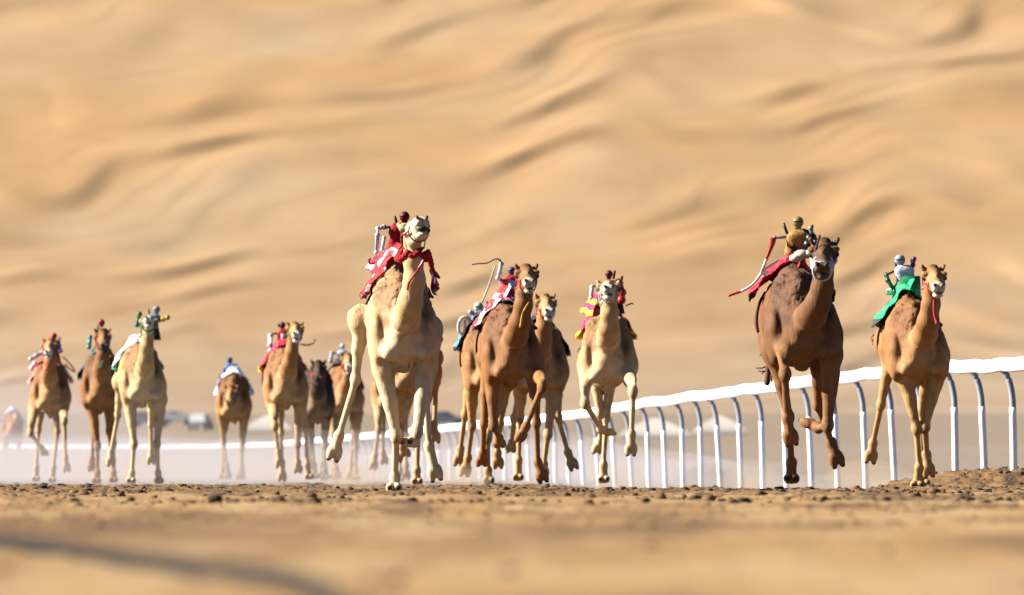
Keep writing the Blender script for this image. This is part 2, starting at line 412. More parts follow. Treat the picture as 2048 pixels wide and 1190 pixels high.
def camel(name_label, s, cx, neck, head, FL, FR, HL, HR, coat='tan', rdx=-20, dz=0.0, vox=0.016, group=None, cloth=None, halter=None,
          tail=None, pad=0.0, hump=0.0, whead=1.17, muz=None, gw=1.0, mouth=0.0):
    """s: photo pixels per metre; all joints in photo pixels; every joint gets its own depth from the real bone lengths"""
    D0 = FPX / s; X0 = (cx - 1024) / s
    up, bel, leg, hmp, fac = COATS[coat]
    def L(p, y): k = (D0 + y) / FPX; return np.array([(p[0] - 1024) * k - X0, y, CH + (HOR - p[1]) * k])
    pr = []
    xo = lambda y: rdx / s * (y / 1.4)
    # trunk
    T = lambda x, y, z: (xo(y) + x * gw, y, z + dz)
    trunk = [Ell(T(0, .70, 1.56), (.285 * gw, .66, .39), up, .1), Ell(T(0, .18, 1.44), (.218 * gw, .22, .27), bel, .07),
             Ell(T(0, .85, 1.86 + hump * .5), (.125, .36, .24 + hump * .5), hmp, .16), Ell(T(0, .38, 1.84), (.10, .26, .16), hmp, .14),
             Ell(T(0, 1.34, 1.64), (.222, .30, .30), up, .10), Ell(T(0, .75, 1.33), (.20, .40, .17), bel, .12)]
    pr += trunk
    for sx in (-1, 1):
        pr.append(Cone(T(sx * .12, .42, 1.84), T(sx * .215, .19, 1.46), .120, .115, up, .045))
        pr.append(Ell(T(sx * .232, .20, 1.40), (.088, .15, .25), up, .03))
        pr.append(Cone(T(sx * .235, .20, 1.36), T(sx * .15, .04, 1.28), .09, .07, bel, .06))
    pr.append(Ell(T(0, .30, 1.155 - pad), (.075, .10, .065), leg, .045))
    # tail
    tp = tail or [(0, 1.72, 1.58), (-.03, 1.85, 1.35), (-.03, 1.88, 1.1)]
    base = T(0, 1.62, 1.66)
    if tail:
        q = [np.array(base)] + [L(p, 1.75) for p in tail]
    else:
        q = [np.array(base)] + [np.array(T(*p)) for p in tp]
    for i in range(len(q) - 1):
        pr.append(Cone(q[i], q[i + 1], .035 if i == 0 else .022, .022 if i < len(q) - 2 else .03, up if i == 0 else hmp, .03))
    # neck: base in the chest, low U, then up to the head
    nb, nm = neck
    hx, hy = head[0], head[1]; yaw = R(head[2]); pit = R(head[3])
    hd_y = head[4] if len(head) > 4 else -0.62
    H0 = L((hx, hy), hd_y)
    f = nrm((math.sin(yaw) * math.cos(pit), -math.cos(yaw) * math.cos(pit), math.sin(pit)))
    r = nrm(np.cross(f, (0, 0, 1))) ; u = nrm(np.cross(r, f))
    roll = R(head[5]) if len(head) > 5 else 0
    r, u = r * math.cos(roll) + u * math.sin(roll), u * math.cos(roll) - r * math.sin(roll)
    r = -r if r[0] < 0 else r
    h = lambda a, b, c: H0 + (r * a + f * b + u * c) * whead
    B1 = L(nb, -.34); B1[2] += .115
    M1 = L(nm, -.56)
    poll = h(0, -.10, -.03)
    mid2 = (M1 + poll) / 2 + np.array([0, -.03, 0])
    chain = [(np.array(T(0, .30, 1.46)), .14), (np.array([B1[0] * .7 + xo(.1) * .3, -.03, B1[2] * .85 + T(0, 0, 1.42)[2] * .15]), .126), (B1, .128), ((B1 + M1) / 2 + np.array([0, -.05, -.03]), .110), (M1, .094), (mid2, .084), (poll, .080)]
    for i in range(len(chain) - 1):
        pr.append(Cone(chain[i][0], chain[i + 1][0], chain[i][1], chain[i + 1][1], up if i > 1 else bel, .025 if i < 2 else .045))
    # head
    w = whead
    dk = tuple(np.array(fac) * .45)
    pr += [Ell(h(0, -.01, 0.01), (.078 * w, .12 * w, .082 * w), up, .04, (r, f, u)),
           Cone(h(0, .05, 0), h(0, .27, -.02), .078 * w, .058 * w, fac, .04),
           Cone(h(0, .0, -.06), h(0, .25, -.075), .052 * w, .036 * w, fac, .035),
           Ell(h(0, .335, -.018), (.064 * w, .055 * w, .050 * w), muz or fac, .025, (r, f, u)),
           Ell(h(0, .325, -.092 - mouth * 1.6), (.048 * w, .052 * w, .028 * w), muz or fac, .012, (r, f, u)),
           Ell(h(0, -.05, .085), (.05 * w, .05 * w, .032 * w), hmp, .03, (r, f, u)),
           Ell(h(0, .13, .062), (.028 * w, .09 * w, .02 * w), fac, .03, (r, f, u))]
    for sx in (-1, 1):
        pr += [Ell(h(sx * .082, .045, .047), (.038 * w, .048 * w, .022 * w), up, .02, (r, f, u)),
               Ell(h(sx * .091, .058, .010), (.026 * w, .030 * w, .023 * w), DARK, .006, (r, f, u)),
               Ell(h(sx * .060, .085, .016), (.020 * w, .035 * w, .018 * w), tuple(np.array(fac) * .3), .012, (r, f, u)),  # brow shade around the eye, put into the face colour
               Ell(h(sx * .066, .06, -.026), (.026 * w, .04 * w, .018 * w), fac, .02, (r, f, u)),
               Ell(h(sx * .034, .378, .010), (.013 * w, .022 * w, .022 * w), DARK, .004, (nrm(r * .8 - u * .6 * sx), f, nrm(r * .6 * sx + u * .8))),
               Ell(h(sx * .03, .365, -.032), (.027 * w, .03 * w, .026 * w), muz or fac, .015, (r, f, u)),
               Cone(h(sx * .070, -.065, .052), h(sx * .100, -.072, .096), .027 * w, .018 * w, up, .015),
               Cone(h(sx * .086, -.040, .070), h(sx * .102, -.048, .092), .010 * w, .009 * w, dk, .004)]
    pr.append(Ell(h(0, .36, -.064 - mouth * .6), (.040 * w, .04 * w, .0095 * w + mouth), DARK, .006, (r, f, u)))
    pr.append(Ell(h(0, .385, -.022), (.004, .012, .022), DARK, .003, (r, f, u)))
    # legs
    def foot(fet, toe, big=1.0):
        low = toe[2] < .12
        d = nrm(toe - fet)
        fd = np.array([d[0] * .3, -1, 0.0]) if low else d
        fd = nrm(fd); lat = nrm(np.cross(fd, (0, 0, 1) if abs(fd[2]) < .85 else (0, -1, 0)))
        if lat[0] < 0: lat = -lat
        n = nrm(np.cross(lat, fd)); out = []
        c = toe + (np.array([0, 0.0, .022]) if low else 0)
        out.append(Cone(fet, c - fd * .03, .043, .05 * big, leg, .03))
        for sx in (-1, 1):
            o = lat * sx * .033 * big
            sp = nrm(fd + lat * sx * .04)
            l2 = nrm(lat - sp * (lat @ sp))
            out.append(Ell(c + o + fd * .0, (.041 * big, .078 * big, .046 * big), leg, .008, (l2, sp, n)))
            out.append(Ell(c + o * 1.1 + sp * .070 * big, (.024, .020, .022), (.05, .035, .028), .006, (l2, sp, n)))
        return out
    def solve(p0, js, Ls):
        P = [p0]; 
        for (q_, Lg) in zip(js, Ls):
            sg = q_[2] if len(q_) > 2 else 1
            y0 = P[-1][1]; c = L(q_, y0); dx = c[0] - P[-1][0]; dz_ = c[2] - P[-1][2]
            rem = Lg * Lg - dx * dx - dz_ * dz_
            dy = sg * math.sqrt(rem) if rem > 0 else 0
            P.append(L(q_, y0 + dy))
        return P
    cal = tuple(np.array(leg) * .45)
    for lg, sx in ((FL, -1), (FR, 1)):
        if not lg: continue
        E = L(lg[0], .24)
        P = solve(E, lg[1:], (.62, .41, .13))
        sh = np.array(T(sx * .21, .20, 1.42))
        fore = nrm(P[1] - P[0])
        pr.append(Cone(sh, P[0], .110, .094, up, .045))
        pr.append(Cone(P[0], P[0] * .45 + P[1] * .55, .096, .060, leg, .06))
        pr.append(Cone(P[0] * .5 + P[1] * .5, P[1], .061, .042, leg, .03))
        pr.append(Ell(P[1], (.060, .058, .078), leg, .018))
        pr.append(Ell(P[1] + np.array([sx * -.0, -.038, -.03]), (.034, .03, .045), cal, .015))
        cd = nrm(P[2] - P[1]); sh_off = nrm(np.cross(cd, (1, 0, 0)))
        pr.append(Cone(P[1], P[2], .036, .030, leg, .025))
        pr.append(Cone(P[0] * .75 + P[1] * .25 + np.array([sx * .05, .0, 0]), P[1] + np.array([sx * .02, 0, .06]), .040, .022, leg, .02))
        pr.append(Ell(P[2], (.047, .046, .050), leg, .016))
        pr += foot(P[2], P[3])
    for lg, sx in ((HL, -1), (HR, 1)):
        if not lg: continue
        hip = np.array(T(sx * .10, 1.38, 1.56))
        P = solve(hip, lg, (.50, .52, .48, .13))
        pr.append(Cone(hip, P[1], .165, .112, up, .05))
        pr.append(Ell(P[1], (.092, .11, .125), up, .08))
        pr.append(Cone(P[1], P[1] * .5 + P[2] * .5, .095, .060, leg, .05))
        pr.append(Cone(P[1] * .5 + P[2] * .5, P[2], .060, .037, leg, .03))
        pr.append(Ell(P[1] + np.array([0, -.105, -.02]), (.035, .025, .045), cal, .015))
        pr.append(Ell(P[2] + np.array([0, .02, .02]), (.052, .064, .066), leg, .022))
        pr.append(Cone(P[2], P[3], .033, .028, leg, .025))
        pr.append(Ell(P[3], (.044, .044, .048), leg, .03))
        pr += foot(P[3], P[4])
    lo = np.min([p.lo for p in pr], 0) - .04; hi = np.max([p.hi for p in pr], 0) + .04
    Fd = Field(lo, hi, vox)
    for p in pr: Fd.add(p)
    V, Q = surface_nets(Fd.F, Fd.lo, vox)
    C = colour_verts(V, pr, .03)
    ii = np.clip(np.rint((V - Fd.lo) / vox).astype(int), 1, Fd.n - 2); a0, a1, a2 = ii.T
    Nn = np.stack([Fd.F[a0 + 1, a1, a2] - Fd.F[a0 - 1, a1, a2], Fd.F[a0, a1 + 1, a2] - Fd.F[a0, a1 - 1, a2], Fd.F[a0, a1, a2 + 1] - Fd.F[a0, a1, a2 - 1]], 1)
    Nn /= np.linalg.norm(Nn, axis=1)[:, None] + 1e-9
    back = sstep(1.55 + dz, 1.8 + dz, V[:, 2]) * sstep(-.12, .02, V[:, 1])
    tuft = fbm(V[:, 0] * 16 + V[:, 1] * 10, V[:, 2] * 11 - V[:, 0] * 8, 3, 17, .65)
    mus = fbm(V[:, 0] * 5 + V[:, 1] * 3, V[:, 2] * 3.2, 2, 29)
    onbody = sstep(.9, 1.2, V[:, 2]) * sstep(-.30, -.1, V[:, 1])
    V = V + Nn * (.026 * tuft * back + .026 * mus * onbody)[:, None]
    # mottled hair on shoulders and hump
    n = .5 * fbm(V[:, 0] * 14 + V[:, 1] * 9, V[:, 2] * 11, 3, int(cx) % 50) + 1.2 * tuft * back
    n2_ = fbm(V[:, 0] * 6 + V[:, 1] * 4 + 3, V[:, 2] * 5, 3, 7 + int(cx) % 50)
    for sx in (-1, 1):
        q = (V - np.array(T(sx * .17, .26, 1.74))) / np.array([.15, .30, .33]); m_ = 1 - sstep(.55, 1.25, np.sqrt((q ** 2).sum(1)) + .7 * n2_)
        C = C * (1 - .85 * m_[:, None]) + np.array(hmp) * .85 * m_[:, None]
    bl = sstep(.25, .5, n2_) * .35
    C = C * (1 - bl[:, None]) + np.array(hmp) * bl[:, None]
    C = C * np.clip(1 + .30 * n[:, None], .5, 1.4) * np.array([.56, .53, .48])
    root = empty('racing_camel', (X0, D0, 0))
    tag(root, name_label, 'camel', group or 'camels racing towards the camera')
    mesh_obj('body', V, Q, M_FUR, root, True, col=C)
    # saddle cloth: a thin sheet lying on the back
    if cloth:
        y0, y1, zb, colf, slant = cloth[:5]; flare = cloth[5] if len(cloth) > 5 else .18
        cv = 0.0105
        x_l = -0.42 + xo(1.0); x_h = 0.42 + xo(1.0)
        G = Field((x_l, y0 - .15, 1.35 + dz), (x_h, y1 + .15, 2.35 + dz), cv)
        for p in trunk[:3] + trunk[3:5]: G.add(p)
        for p in pr[6:12]: G.add(p)
        sl, X, Y, Z = G.region(G.lo, G.lo + (G.n - 1) * cv, 0)
        X, Y, Z = [np.broadcast_to(a, G.F.shape) for a in (X, Y, Z)]
        zl = zb + dz
        wav = .013 * np.sin(Y * 26 + X * 9 + 3 * np.sin(Z * 9)) + .010 * np.sin(Z * 31 + Y * 17 + 2 * np.sin(Y * 14)) + .006 * np.sin(X * 60 + Y * 40)
        F2 = G.F - (.024 + flare * np.clip((zl + .30 - Z), 0, .3) + wav)
        sh = np.abs(F2) - .0085
        reg = np.maximum.reduce([np.abs(Y - (y0 + y1) / 2 - slant * (Z - 1.9)) - (y1 - y0) / 2, zl - Z + .02 * np.sin(Y * 30)])
        A = np.maximum(sh, reg).astype(np.float32)
        A[0] = 1; A[-1] = 1; A[:, 0] = 1; A[:, -1] = 1; A[:, :, 0] = 1; A[:, :, -1] = 1
        Vc, Qc = surface_nets(A, G.lo, cv)
        if len(Vc):
            cc = np.array([colf(a - xo(1.0), b, c_ - dz) for a, b, c_ in Vc])
            mesh_obj('saddle_cloth', Vc, Qc, M_CLOTH, root, True, col=cc)
        gm = MB(); gy = .98
        gm.tube([np.array([xo(gy) + (.285 * gw * .93 + .016) * math.cos(t), gy, 1.56 + dz + (.39 * .93 + .014) * math.sin(t)]) for t in np.linspace(-.75 * math.pi, .15 * math.pi * -1 + .0, 22)] , .011, 6)
        gm.tube([np.array([xo(gy) - (.285 * gw * .93 + .018) * math.cos(t), gy, 1.56 + dz + (.39 * .93 + .014) * math.sin(t)]) for t in np.linspace(-.3, .75, 12)], .013, 6)
        gm.build('girth_strap', M((60, 20, 22), .8), root)
    if halter:
        hc, hr, tass = halter
        mb = MB()
        def ring(bf, c0, c1, ra, ru, rr=.009, knots=0):
            pts = []
            for k in range(17):
                t = 2 * math.pi * k / 16
                pts.append(h(ra * math.cos(t), bf + c1 * math.sin(t), c0 + ru * math.sin(t)))
            mb.tube(pts, rr * hr, 6)
        ring(.20, -.045, -.01, .076, .080)
        if hr > 1.4 and hc[2] > 200:
            for q_ in (.15, .25, .30, .345): ring(q_, -.05, .012, .074 - .02 * max(0, q_ - .2) * 3, .072, .008)
        else: ring(-.06, -.03, -.02, .092, .115, .007)
        for sx in (-1, 1):
            mb.tube([h(sx * .078, .20, -.04), h(sx * .088, .10, -.03), h(sx * .094, -.02, .0), h(sx * .07, -.06, .09)], .009 * hr, 6)
        # neck rope and its hanging end
        c = poll * .72 + M1 * .28; ax_ = nrm(M1 - poll)
        a1 = nrm(np.cross(ax_, (0, -1, 0))); a2 = np.cross(ax_, a1)
        pts = [c + a1 * .102 * math.cos(t) + a2 * .108 * math.sin(t) + ax_ * .045 * (math.cos(t + .6)) for t in np.linspace(0, 2 * math.pi, 17)]
        mb.tube(pts, .013 * hr, 6)
        mb.build('halter', M(hc, .7), root)
        if tass:
            tb = MB(); tcol, tpts, tr = tass
            tb.tube([L(p, -.78 if i else -.76) for i, p in enumerate(tpts)], [.010] * (len(tpts) - 1) + [tr], 6)
            tb.build('lead_rope', M(tcol, .7), root)
    root['_h'] = 1; del root['_h']
    return root, L, T, (H0, r, f, u, h, poll, M1)

# cloth colour functions  (x right, y back, z up, metres on the camel)
def checks(a, b, n=9.0, thr=.35, edge=None):
    def fn(x, y, z):
        q = (math.floor(y * n) + math.floor(z * n * .9)) % 3
        c = b if q == 0 else a
        if edge and z < edge[0]: c = edge[1]
        return c
    return fn
def plain(a, edge=None, trim=None):
    def fn(x, y, z):
        if edge and z < edge[0]: return edge[1]
        if trim and z < trim[0]: return trim[1]
        return a
    return fn
RED = (.36, .006, .012); MAR = (.22, .008, .02); WHT = (.62, .60, .64); BLK = (.012, .012, .016); BLU = (.04, .22, .62); GRN = (.01, .26, .10); YEL = (.85, .50, .02)

# ------------------------------------------------------------------ robot jockeys
def jockey(label, cam_l, D0r, hel, top, bot, wid, body, helc, arms=(), ants=(), whip=None, extra=None, hr=12, y=.92, vest=None):
    root_c, L, T, _ = cam_l
    s = FPX / root_c.location.y
    cx = root_c.location.x
    def G(p, yy=y): return L(p, yy) - L(bot, y)
    base = L(bot, y)
    root = empty('robot_jockey', (cx + base[0], root_c.location.y + y, base[2]))
    tag(root, label, 'robot jockey', 'robot jockeys strapped on the camels')
    a = G(bot); b = G(top); w = wid / s / 2
    mb = MB(); rr = []
    for i in range(9):
        t = i / 8; sw = [1.04, .98, .96, .97, 1.0, 1.05, 1.08, .98, .60][i]
        p = a * (1 - t) + b * t
        rr.append((p[0] + .006 * math.sin(i * 2.1), p[1], p[2], w * sw, w * .72 * sw))
    mb.loft(rr, 20, e=3.4)
    mb.build('torso', M(body, .75), root)
    if vest:
        vb = MB(); vy = a[1] - w * .72
        vb.loft([(a[0] * .5 + b[0] * .5 + w * vest[1] , vy + w * .2, (a[2] + b[2]) / 2 + o, w * .55, w * .62) for o in (-.05, 0, .05)], 14, e=3)
        vb.build('vest_patch', M(vest[0], .7), root)
    hb = MB(); c = G(hel); hr_ = hr / s
    hb.ell(c, (hr_, hr_ * 1.1, hr_ * 1.02), 16)
    hb.tube([c + np.array([0, 0, -hr_ * 1.3]), c], [hr_ * .6, hr_ * .6], 10)
    hl = hb.build('helmet', M(helc, .55), root)
    vz = MB(); vz.ell(c + np.array([0, -hr_ * .55, hr_ * .1]), (hr_ * .95, hr_ * .9, hr_ * .16), 14)
    vz.build('peak', M(tuple(int(k * .5) for k in helc), .4), hl)
    for pts, col, rad in arms:
        m = MB(); m.tube([G(p, y - .05 * i) for i, p in enumerate(pts)], [rad] * len(pts), 8, smooth=False)
        for p_i, p in enumerate(pts): m.ell(G(p, y - .05 * p_i), (rad * 1.35,) * 3, 8)
        m.build('arm', M(col, .35), root)
    for pts in ants:
        m = MB(); m.tube([G(p, y) for p in pts], [.013] * len(pts), 8); m.build('antenna', M((22, 22, 24), .5), root)
    if whip:
        for pts, col, ra in whip:
            m = MB(); m.tube([G(p, y - .2) for p in pts], list(np.linspace(ra[0], ra[1], len(pts))), 8); m.build('whip', M(col, .4), root)
    if extra: extra(root, G, s)
    # straps and mounting pad so that it sits on the saddle
    pb = MB(); pb.loft([(a[0], a[1], a[2] - .18, w * 1.4, w * 1.4), (a[0], a[1], a[2] - .09, w * 1.25, w * 1.2), (a[0], a[1], a[2] + .0, w * 1.02, w * .8)], 16)
    pb.build('mounting_pad', M((40, 36, 36), .8), root)
    return root

# ------------------------------------------------------------------ the herd
def herd():
    C = {}
    C['lead'] = camel('pale cream camel leading the race with red tasselled neck collar', 220, 812,
        ((812, 662), (829, 560)), (828, 468, 10, 16, -.60),
        [(767, 735), (792, 870, 1), (790, 953, 1), (788, 980, -1)],
        [(853, 735), (834, 862, -1), (829, 884, 1), (818, 884, -1)],
        [(722, 640, -1), (711, 762, 1), (678, 872, 1), (669, 905, 1)],
        [(858, 660, -1), (852, 790, 1), (858, 892, 1), (870, 945, 1)], 'pale', rdx=-38, vox=.0095, hump=.13,
        cloth=(.60, 1.28, 1.80, checks(RED, (.80, .62, .68), 7, edge=(1.84, (.10, .004, .012))), -.25),
        halter=((150, 20, 22), .8, ((196, 20, 30), [(848, 522), (832, 545), (818, 565), (815, 580)], .012)), whead=1.2, muz=(.70, .62, .50), mouth=.016)
    C['brown'] = camel('dark chestnut camel in full flight with white rope muzzle', 224, 1612,
        ((1624, 655), (1645, 575)), (1648, 508, -4, -14, -.66),
        [(1563, 668), (1570, 748, -1), (1574, 836, 1), (1581, 874, 1)],
        [(1662, 712), (1655, 850, -1), (1637, 856, 1), (1617, 846, 1)],
        [(1548, 700, -1), (1578, 838, 1), (1583, 925, 1), (1583, 962, -1)],
        [(1640, 715, -1), (1636, 812, 1), (1663, 885, 1), (1673, 918, 1)], 'brown', rdx=-38, vox=.0095, hump=.0,
        cloth=(.72, 1.36, 1.74, plain((.50, .008, .03), edge=(1.80, (.015, .006, .01))), -.35, .45),
        halter=((215, 222, 230), 1.5, ((60, 18, 16), [(1640, 470), (1632, 500), (1630, 530)], .008)), pad=.0, gw=1.06, whead=1.2,
        tail=[(1546, 700), (1536, 735), (1534, 765)])
    C['green'] = camel('fawn camel on the far right with red and white rope halter, beside the white rail', 190, 1842,
        ((1850, 690), (1862, 608)), (1867, 556, 5, -12, -.62),
        [(1808, 735), (1833, 857, 1), (1838, 935, 1), (1834, 974, -1)],
        [(1876, 738), (1850, 853, -1), (1853, 908, 1), (1857, 940, 1)],
        [(1780, 700, -1), (1762, 812, 1), (1746, 886, 1), (1742, 912, 1)],
        [(1856, 740, -1), (1843, 825, 1), (1845, 935, 1), (1847, 970, -1)], 'fawn', rdx=-38, vox=.0105, hump=.05,
        cloth=(.66, 1.26, 1.74, plain((.005, .30, .12), edge=(1.82, (.012, .03, .02))), -.3),
        halter=((214, 60, 60), .9, ((205, 50, 60), [(1868, 600), (1868, 625), (1876, 648)], .028)), tail=[(1775, 655), (1760, 672), (1748, 680)], muz=(.72, .66, .56))
    C['red2'] = camel('amber camel near the middle with orange halter and yellow tassel, knees raised', 184, 1028,
        ((1032, 690), (1047, 610)), (1053, 553, 4, -8, -.62),
        [(985, 735), (987, 850, -1), (998, 876, 1), (999, 887, 1)],
        [(1071, 738), (1085, 772, -1), (1052, 853, 1), (1042, 872, 1)],
        [(975, 720, -1), (968, 850, 1), (966, 905, 1), (964, 922, 1)],
        [(1068, 740, -1), (1073, 848, 1), (1076, 925, 1), (1084, 952, 1)], 'amber', rdx=-34, vox=.012,
        cloth=(.62, 1.30, 1.76, checks((.55, .01, .02), (.80, .70, .78), 8, edge=(1.80, (.06, .004, .012))), -.3),
        halter=((200, 52, 20), .9, ((225, 160, 20), [(1058, 605), (1046, 625), (1041, 655)], .016)), muz=(.66, .60, .50))
    C['white3'] = camel('whitish camel with raised chin running alone in front of the curving rail', 176, 1216,
        ((1217, 690), (1219, 628)), (1217, 582, 0, 4, -.58),
        [(1173, 732), (1170, 806, -1), (1201, 858, 1), (1217, 864, 1)],
        [(1253, 732), (1266, 783, -1), (1263, 868, 1), (1262, 898, -1)],
        [(1186, 720, -1), (1200, 828, 1), (1202, 878, 1), (1196, 896, 1)],
        [(1228, 720, -1), (1212, 838, 1), (1207, 930, 1), (1207, 962, -1)], 'cream', rdx=-4, vox=.0125,
        cloth=(.60, 1.2, 1.72, checks((.45, .008, .08), (.85, .45, .02), 5, edge=(1.80, (.85, .55, .02))), -.2),
        halter=((200, 205, 210), .9, ((190, 190, 190), [(1205, 605), (1200, 612)], .01)), muz=(.62, .60, .57), whead=1.2)
    C['mid_l'] = camel('tan camel half hidden left of the amber camel, carrying a light blue robot', 168, 985,
        ((1000, 705), (1012, 660)), (1015, 625, 4, -10, -.6),
        [(945, 760), (944, 850, 1), (936, 915, 1), (931, 940, 1)],
        [(1010, 760), (975, 875, 1), (976, 940, 1), (977, 964, -1)],
        [(945, 745, -1), (930, 832, 1), (921, 898, 1), (918, 920, 1)],
        [(1010, 760, -1), (1000, 850, 1), (995, 905, 1), (996, 925, 1)], 'fawn', rdx=-26, vox=.0135,
        cloth=(.72, 1.32, 1.66, checks((.012, .014, .03), (.04, .30, .62), 3.5, edge=(1.70, (.012, .012, .02))), -.35),
        halter=((190, 60, 40), .8, None))
    C['mid_r'] = camel('tan camel half hidden at the right of the amber camel, white muzzle and small ears', 164, 1082,
        ((1080, 720), (1088, 655)), (1091, 610, 6, -10, -.6),
        [(1044, 765), (1040, 835, 1), (1037, 920, 1), (1036, 958, -1)],
        [(1108, 765), (1096, 868, 1), (1088, 928, 1), (1087, 944, 1)],
        [(1050, 760, -1), (1028, 840, 1), (1024, 885, 1), (1022, 897, 1)],
        [(1112, 740, -1), (1117, 838, 1), (1136, 905, 1), (1145, 928, 1)], 'tan', rdx=0, vox=.0135,
        cloth=(.62, 1.2, 1.62, plain((.02, .015, .03)), -.2),
        halter=((180, 40, 30), .8, None), muz=(.74, .74, .76))
    C['back1'] = camel('tan camel running directly behind the leader, only its legs and belly in view', 163, 826,
        ((826, 715), (826, 660)), (828, 630, 0, -10, -.6),
        [(800, 765), (800, 850, 1), (805, 893, 1), (810, 905, 1)],
        [(858, 765), (836, 862, 1), (834, 940, 1), (834, 966, -1)],
        [(800, 760, -1), (792, 850, 1), (795, 900, 1), (795, 915, 1)],
        [(866, 715, -1), (874, 765, -1), (868, 850, 1), (870, 874, 1)], 'tan', rdx=8, vox=.0135)
    C['back2'] = camel('faded pale tan camel in the dust left of and behind the leader', 128, 785,
        ((785, 760), (790, 715)), (792, 690, 0, -10, -.6),
        [(757, 800), (757, 860, -1), (750, 910, 1), (747, 930, 1)],
        [(812, 800), (800, 880, 1), (800, 940, 1), (800, 960, -1)],
        [(763, 790, -1), (766, 865, 1), (766, 905, 1), (768, 920, 1)],
        [(805, 790, -1), (812, 870, 1), (812, 930, 1), (812, 950, 1)], 'tan', rdx=-4, vox=.017)
    C['green_w'] = camel('pale camel with chin up on the left, wearing white and green cloth', 141, 288,
        ((290, 752), (293, 695)), (297, 652, 2, 14, -.56),
        [(260, 800), (268, 888, 1), (264, 945, 1), (262, 964, -1)],
        [(320, 800), (314, 888, 1), (316, 945, 1), (318, 964, -1)],
        [(240, 765, -1), (236, 832, 1), (222, 903, 1), (222, 922, 1)],
        [(305, 790, -1), (302, 850, 1), (303, 900, 1), (303, 918, 1)], 'cream', rdx=-30, vox=.0135,
        cloth=(.58, 1.3, 1.66, plain((.80, .82, .84), edge=(1.70, (.02, .35, .2))), -.3),
        halter=((20, 120, 80), 1.3, None), muz=(.66, .62, .58))
    C['brown_l'] = camel('reddish brown camel with near black face running beside the pale one on the left', 132, 203,
        ((204, 755), (206, 710)), (205, 676, 6, -16, -.6),
        [(184, 800), (195, 892, 1), (195, 945, 1), (193, 964, -1)],
        [(224, 800), (226, 888, 1), (227, 945, 1), (227, 962, -1)],
        [(190, 790, -1), (188, 865, 1), (184, 918, 1), (184, 934, 1)],
        [(216, 790, -1), (218, 865, 1), (222, 905, 1), (222, 920, 1)], 'amber', rdx=-6, vox=.014,
        cloth=(.55, 1.15, 1.6, plain((.012, .06, .05)), -.2), halter=((170, 40, 30), 1.0, ((30, 150, 110), [(206, 722), (200, 735), (195, 737)], .015)), muz=(.05, .035, .03))
    C['red_l'] = camel('tan camel on the far left with red fringed collar and folded foreleg', 122, 100,
        ((98, 765), (101, 722)), (100, 694, -2, -10, -.6),
        [(68, 815), (61, 866, -1), (83, 896, 1), (88, 905, 1)],
        [(124, 815), (129, 842, -1), (131, 915, 1), (133, 935, 1)],
        [(84, 800, -1), (77, 862, 1), (73, 935, 1), (72, 960, -1)],
        [(110, 800, -1), (115, 865, 1), (107, 935, 1), (104, 962, -1)], 'tan', rdx=-4, vox=.0145,
        cloth=(.50, 1.2, 1.66, checks((.60, .02, .03), (.8, .75, .8), 3.5), -.2), halter=((205, 40, 50), 1.9, ((205, 40, 50), [(98, 722), (94, 735), (92, 742)], .03)), muz=(.8, .76, .72))
    C['low'] = camel('distant brown camel carrying its head low, small blue robot on top', 108, 466,
        ((462, 808), (462, 796)), (462, 786, -4, -22, -.85),
        [(447, 832), (447, 882, 1), (453, 930, 1), (456, 950, -1)],
        [(488, 832), (484, 895, 1), (482, 935, 1), (480, 950, 1)],
        [(452, 830, -1), (446, 885, 1), (446, 935, 1), (445, 955, -1)],
        [(486, 830, -1), (486, 885, 1), (484, 930, 1), (484, 950, 1)], 'fawn', rdx=2, vox=.016, dz=.0,
        cloth=(.4, 1.3, 1.62, checks((.75, .75, .85), (.2, .25, .55), 12), -.2), halter=((60, 50, 50), 1.0, None))
    C['yellow_l'] = camel('tan camel left of centre with white muzzle, red and yellow robot behind its head', 136, 573,
        ((576, 757), (583, 705)), (590, 662, 4, -6, -.6),
        [(546, 805), (550, 852, -1), (557, 905, 1), (559, 925, -1)],
        [(600, 805), (595, 888, 1), (596, 925, 1), (596, 938, 1)],
        [(558, 790, -1), (562, 868, 1), (564, 925, 1), (564, 952, -1)],
        [(600, 790, -1), (612, 862, 1), (614, 930, 1), (618, 956, -1)], 'tan', rdx=-18, vox=.014,
        cloth=(.60, 1.25, 1.68, checks((.5, .01, .04), (.55, .02, .06), 5, edge=(1.74, (.85, .5, .02))), -.3), halter=((150, 120, 30), 1.2, None), muz=(.72, .70, .68))
    C['black'] = camel('camel with black neck and head squeezed between two tan camels', 124, 634,
        ((636, 800), (636, 765)), (637, 738, 2, -20, -.6),
        [(616, 820), (622, 880, 1), (618, 920, 1), (618, 930, 1)],
        [(652, 820), (650, 890, 1), (650, 940, 1), (650, 957, -1)],
        [(620, 810, -1), (624, 875, 1), (628, 930, 1), (630, 955, -1)],
        [(650, 810, -1), (648, 875, 1), (648, 930, 1), (648, 950, 1)], 'dark', rdx=0, vox=.016, gw=.82, dz=-.12,
        halter=((190, 40, 40), 1.6, None))
    C['white_r'] = camel('tan camel with grey face just left of the leader, black cloth under a white robot', 118, 690,
        ((692, 790), (697, 750)), (696, 722, 4, -14, -.6),
        [(663, 838), (668, 890, -1), (672, 935, 1), (674, 950, 1)],
        [(712, 838), (712, 895, 1), (712, 940, 1), (712, 958, -1)],
        [(672, 825, -1), (668, 885, 1), (668, 935, 1), (666, 955, 1)],
        [(712, 825, -1), (706, 885, 1), (702, 930, 1), (700, 950, 1)], 'tan', rdx=-14, vox=.016,
        cloth=(.5, 1.25, 1.60, plain((.01, .01, .012)), -.3), halter=((150, 25, 25), 1.5, None), muz=(.6, .58, .55))
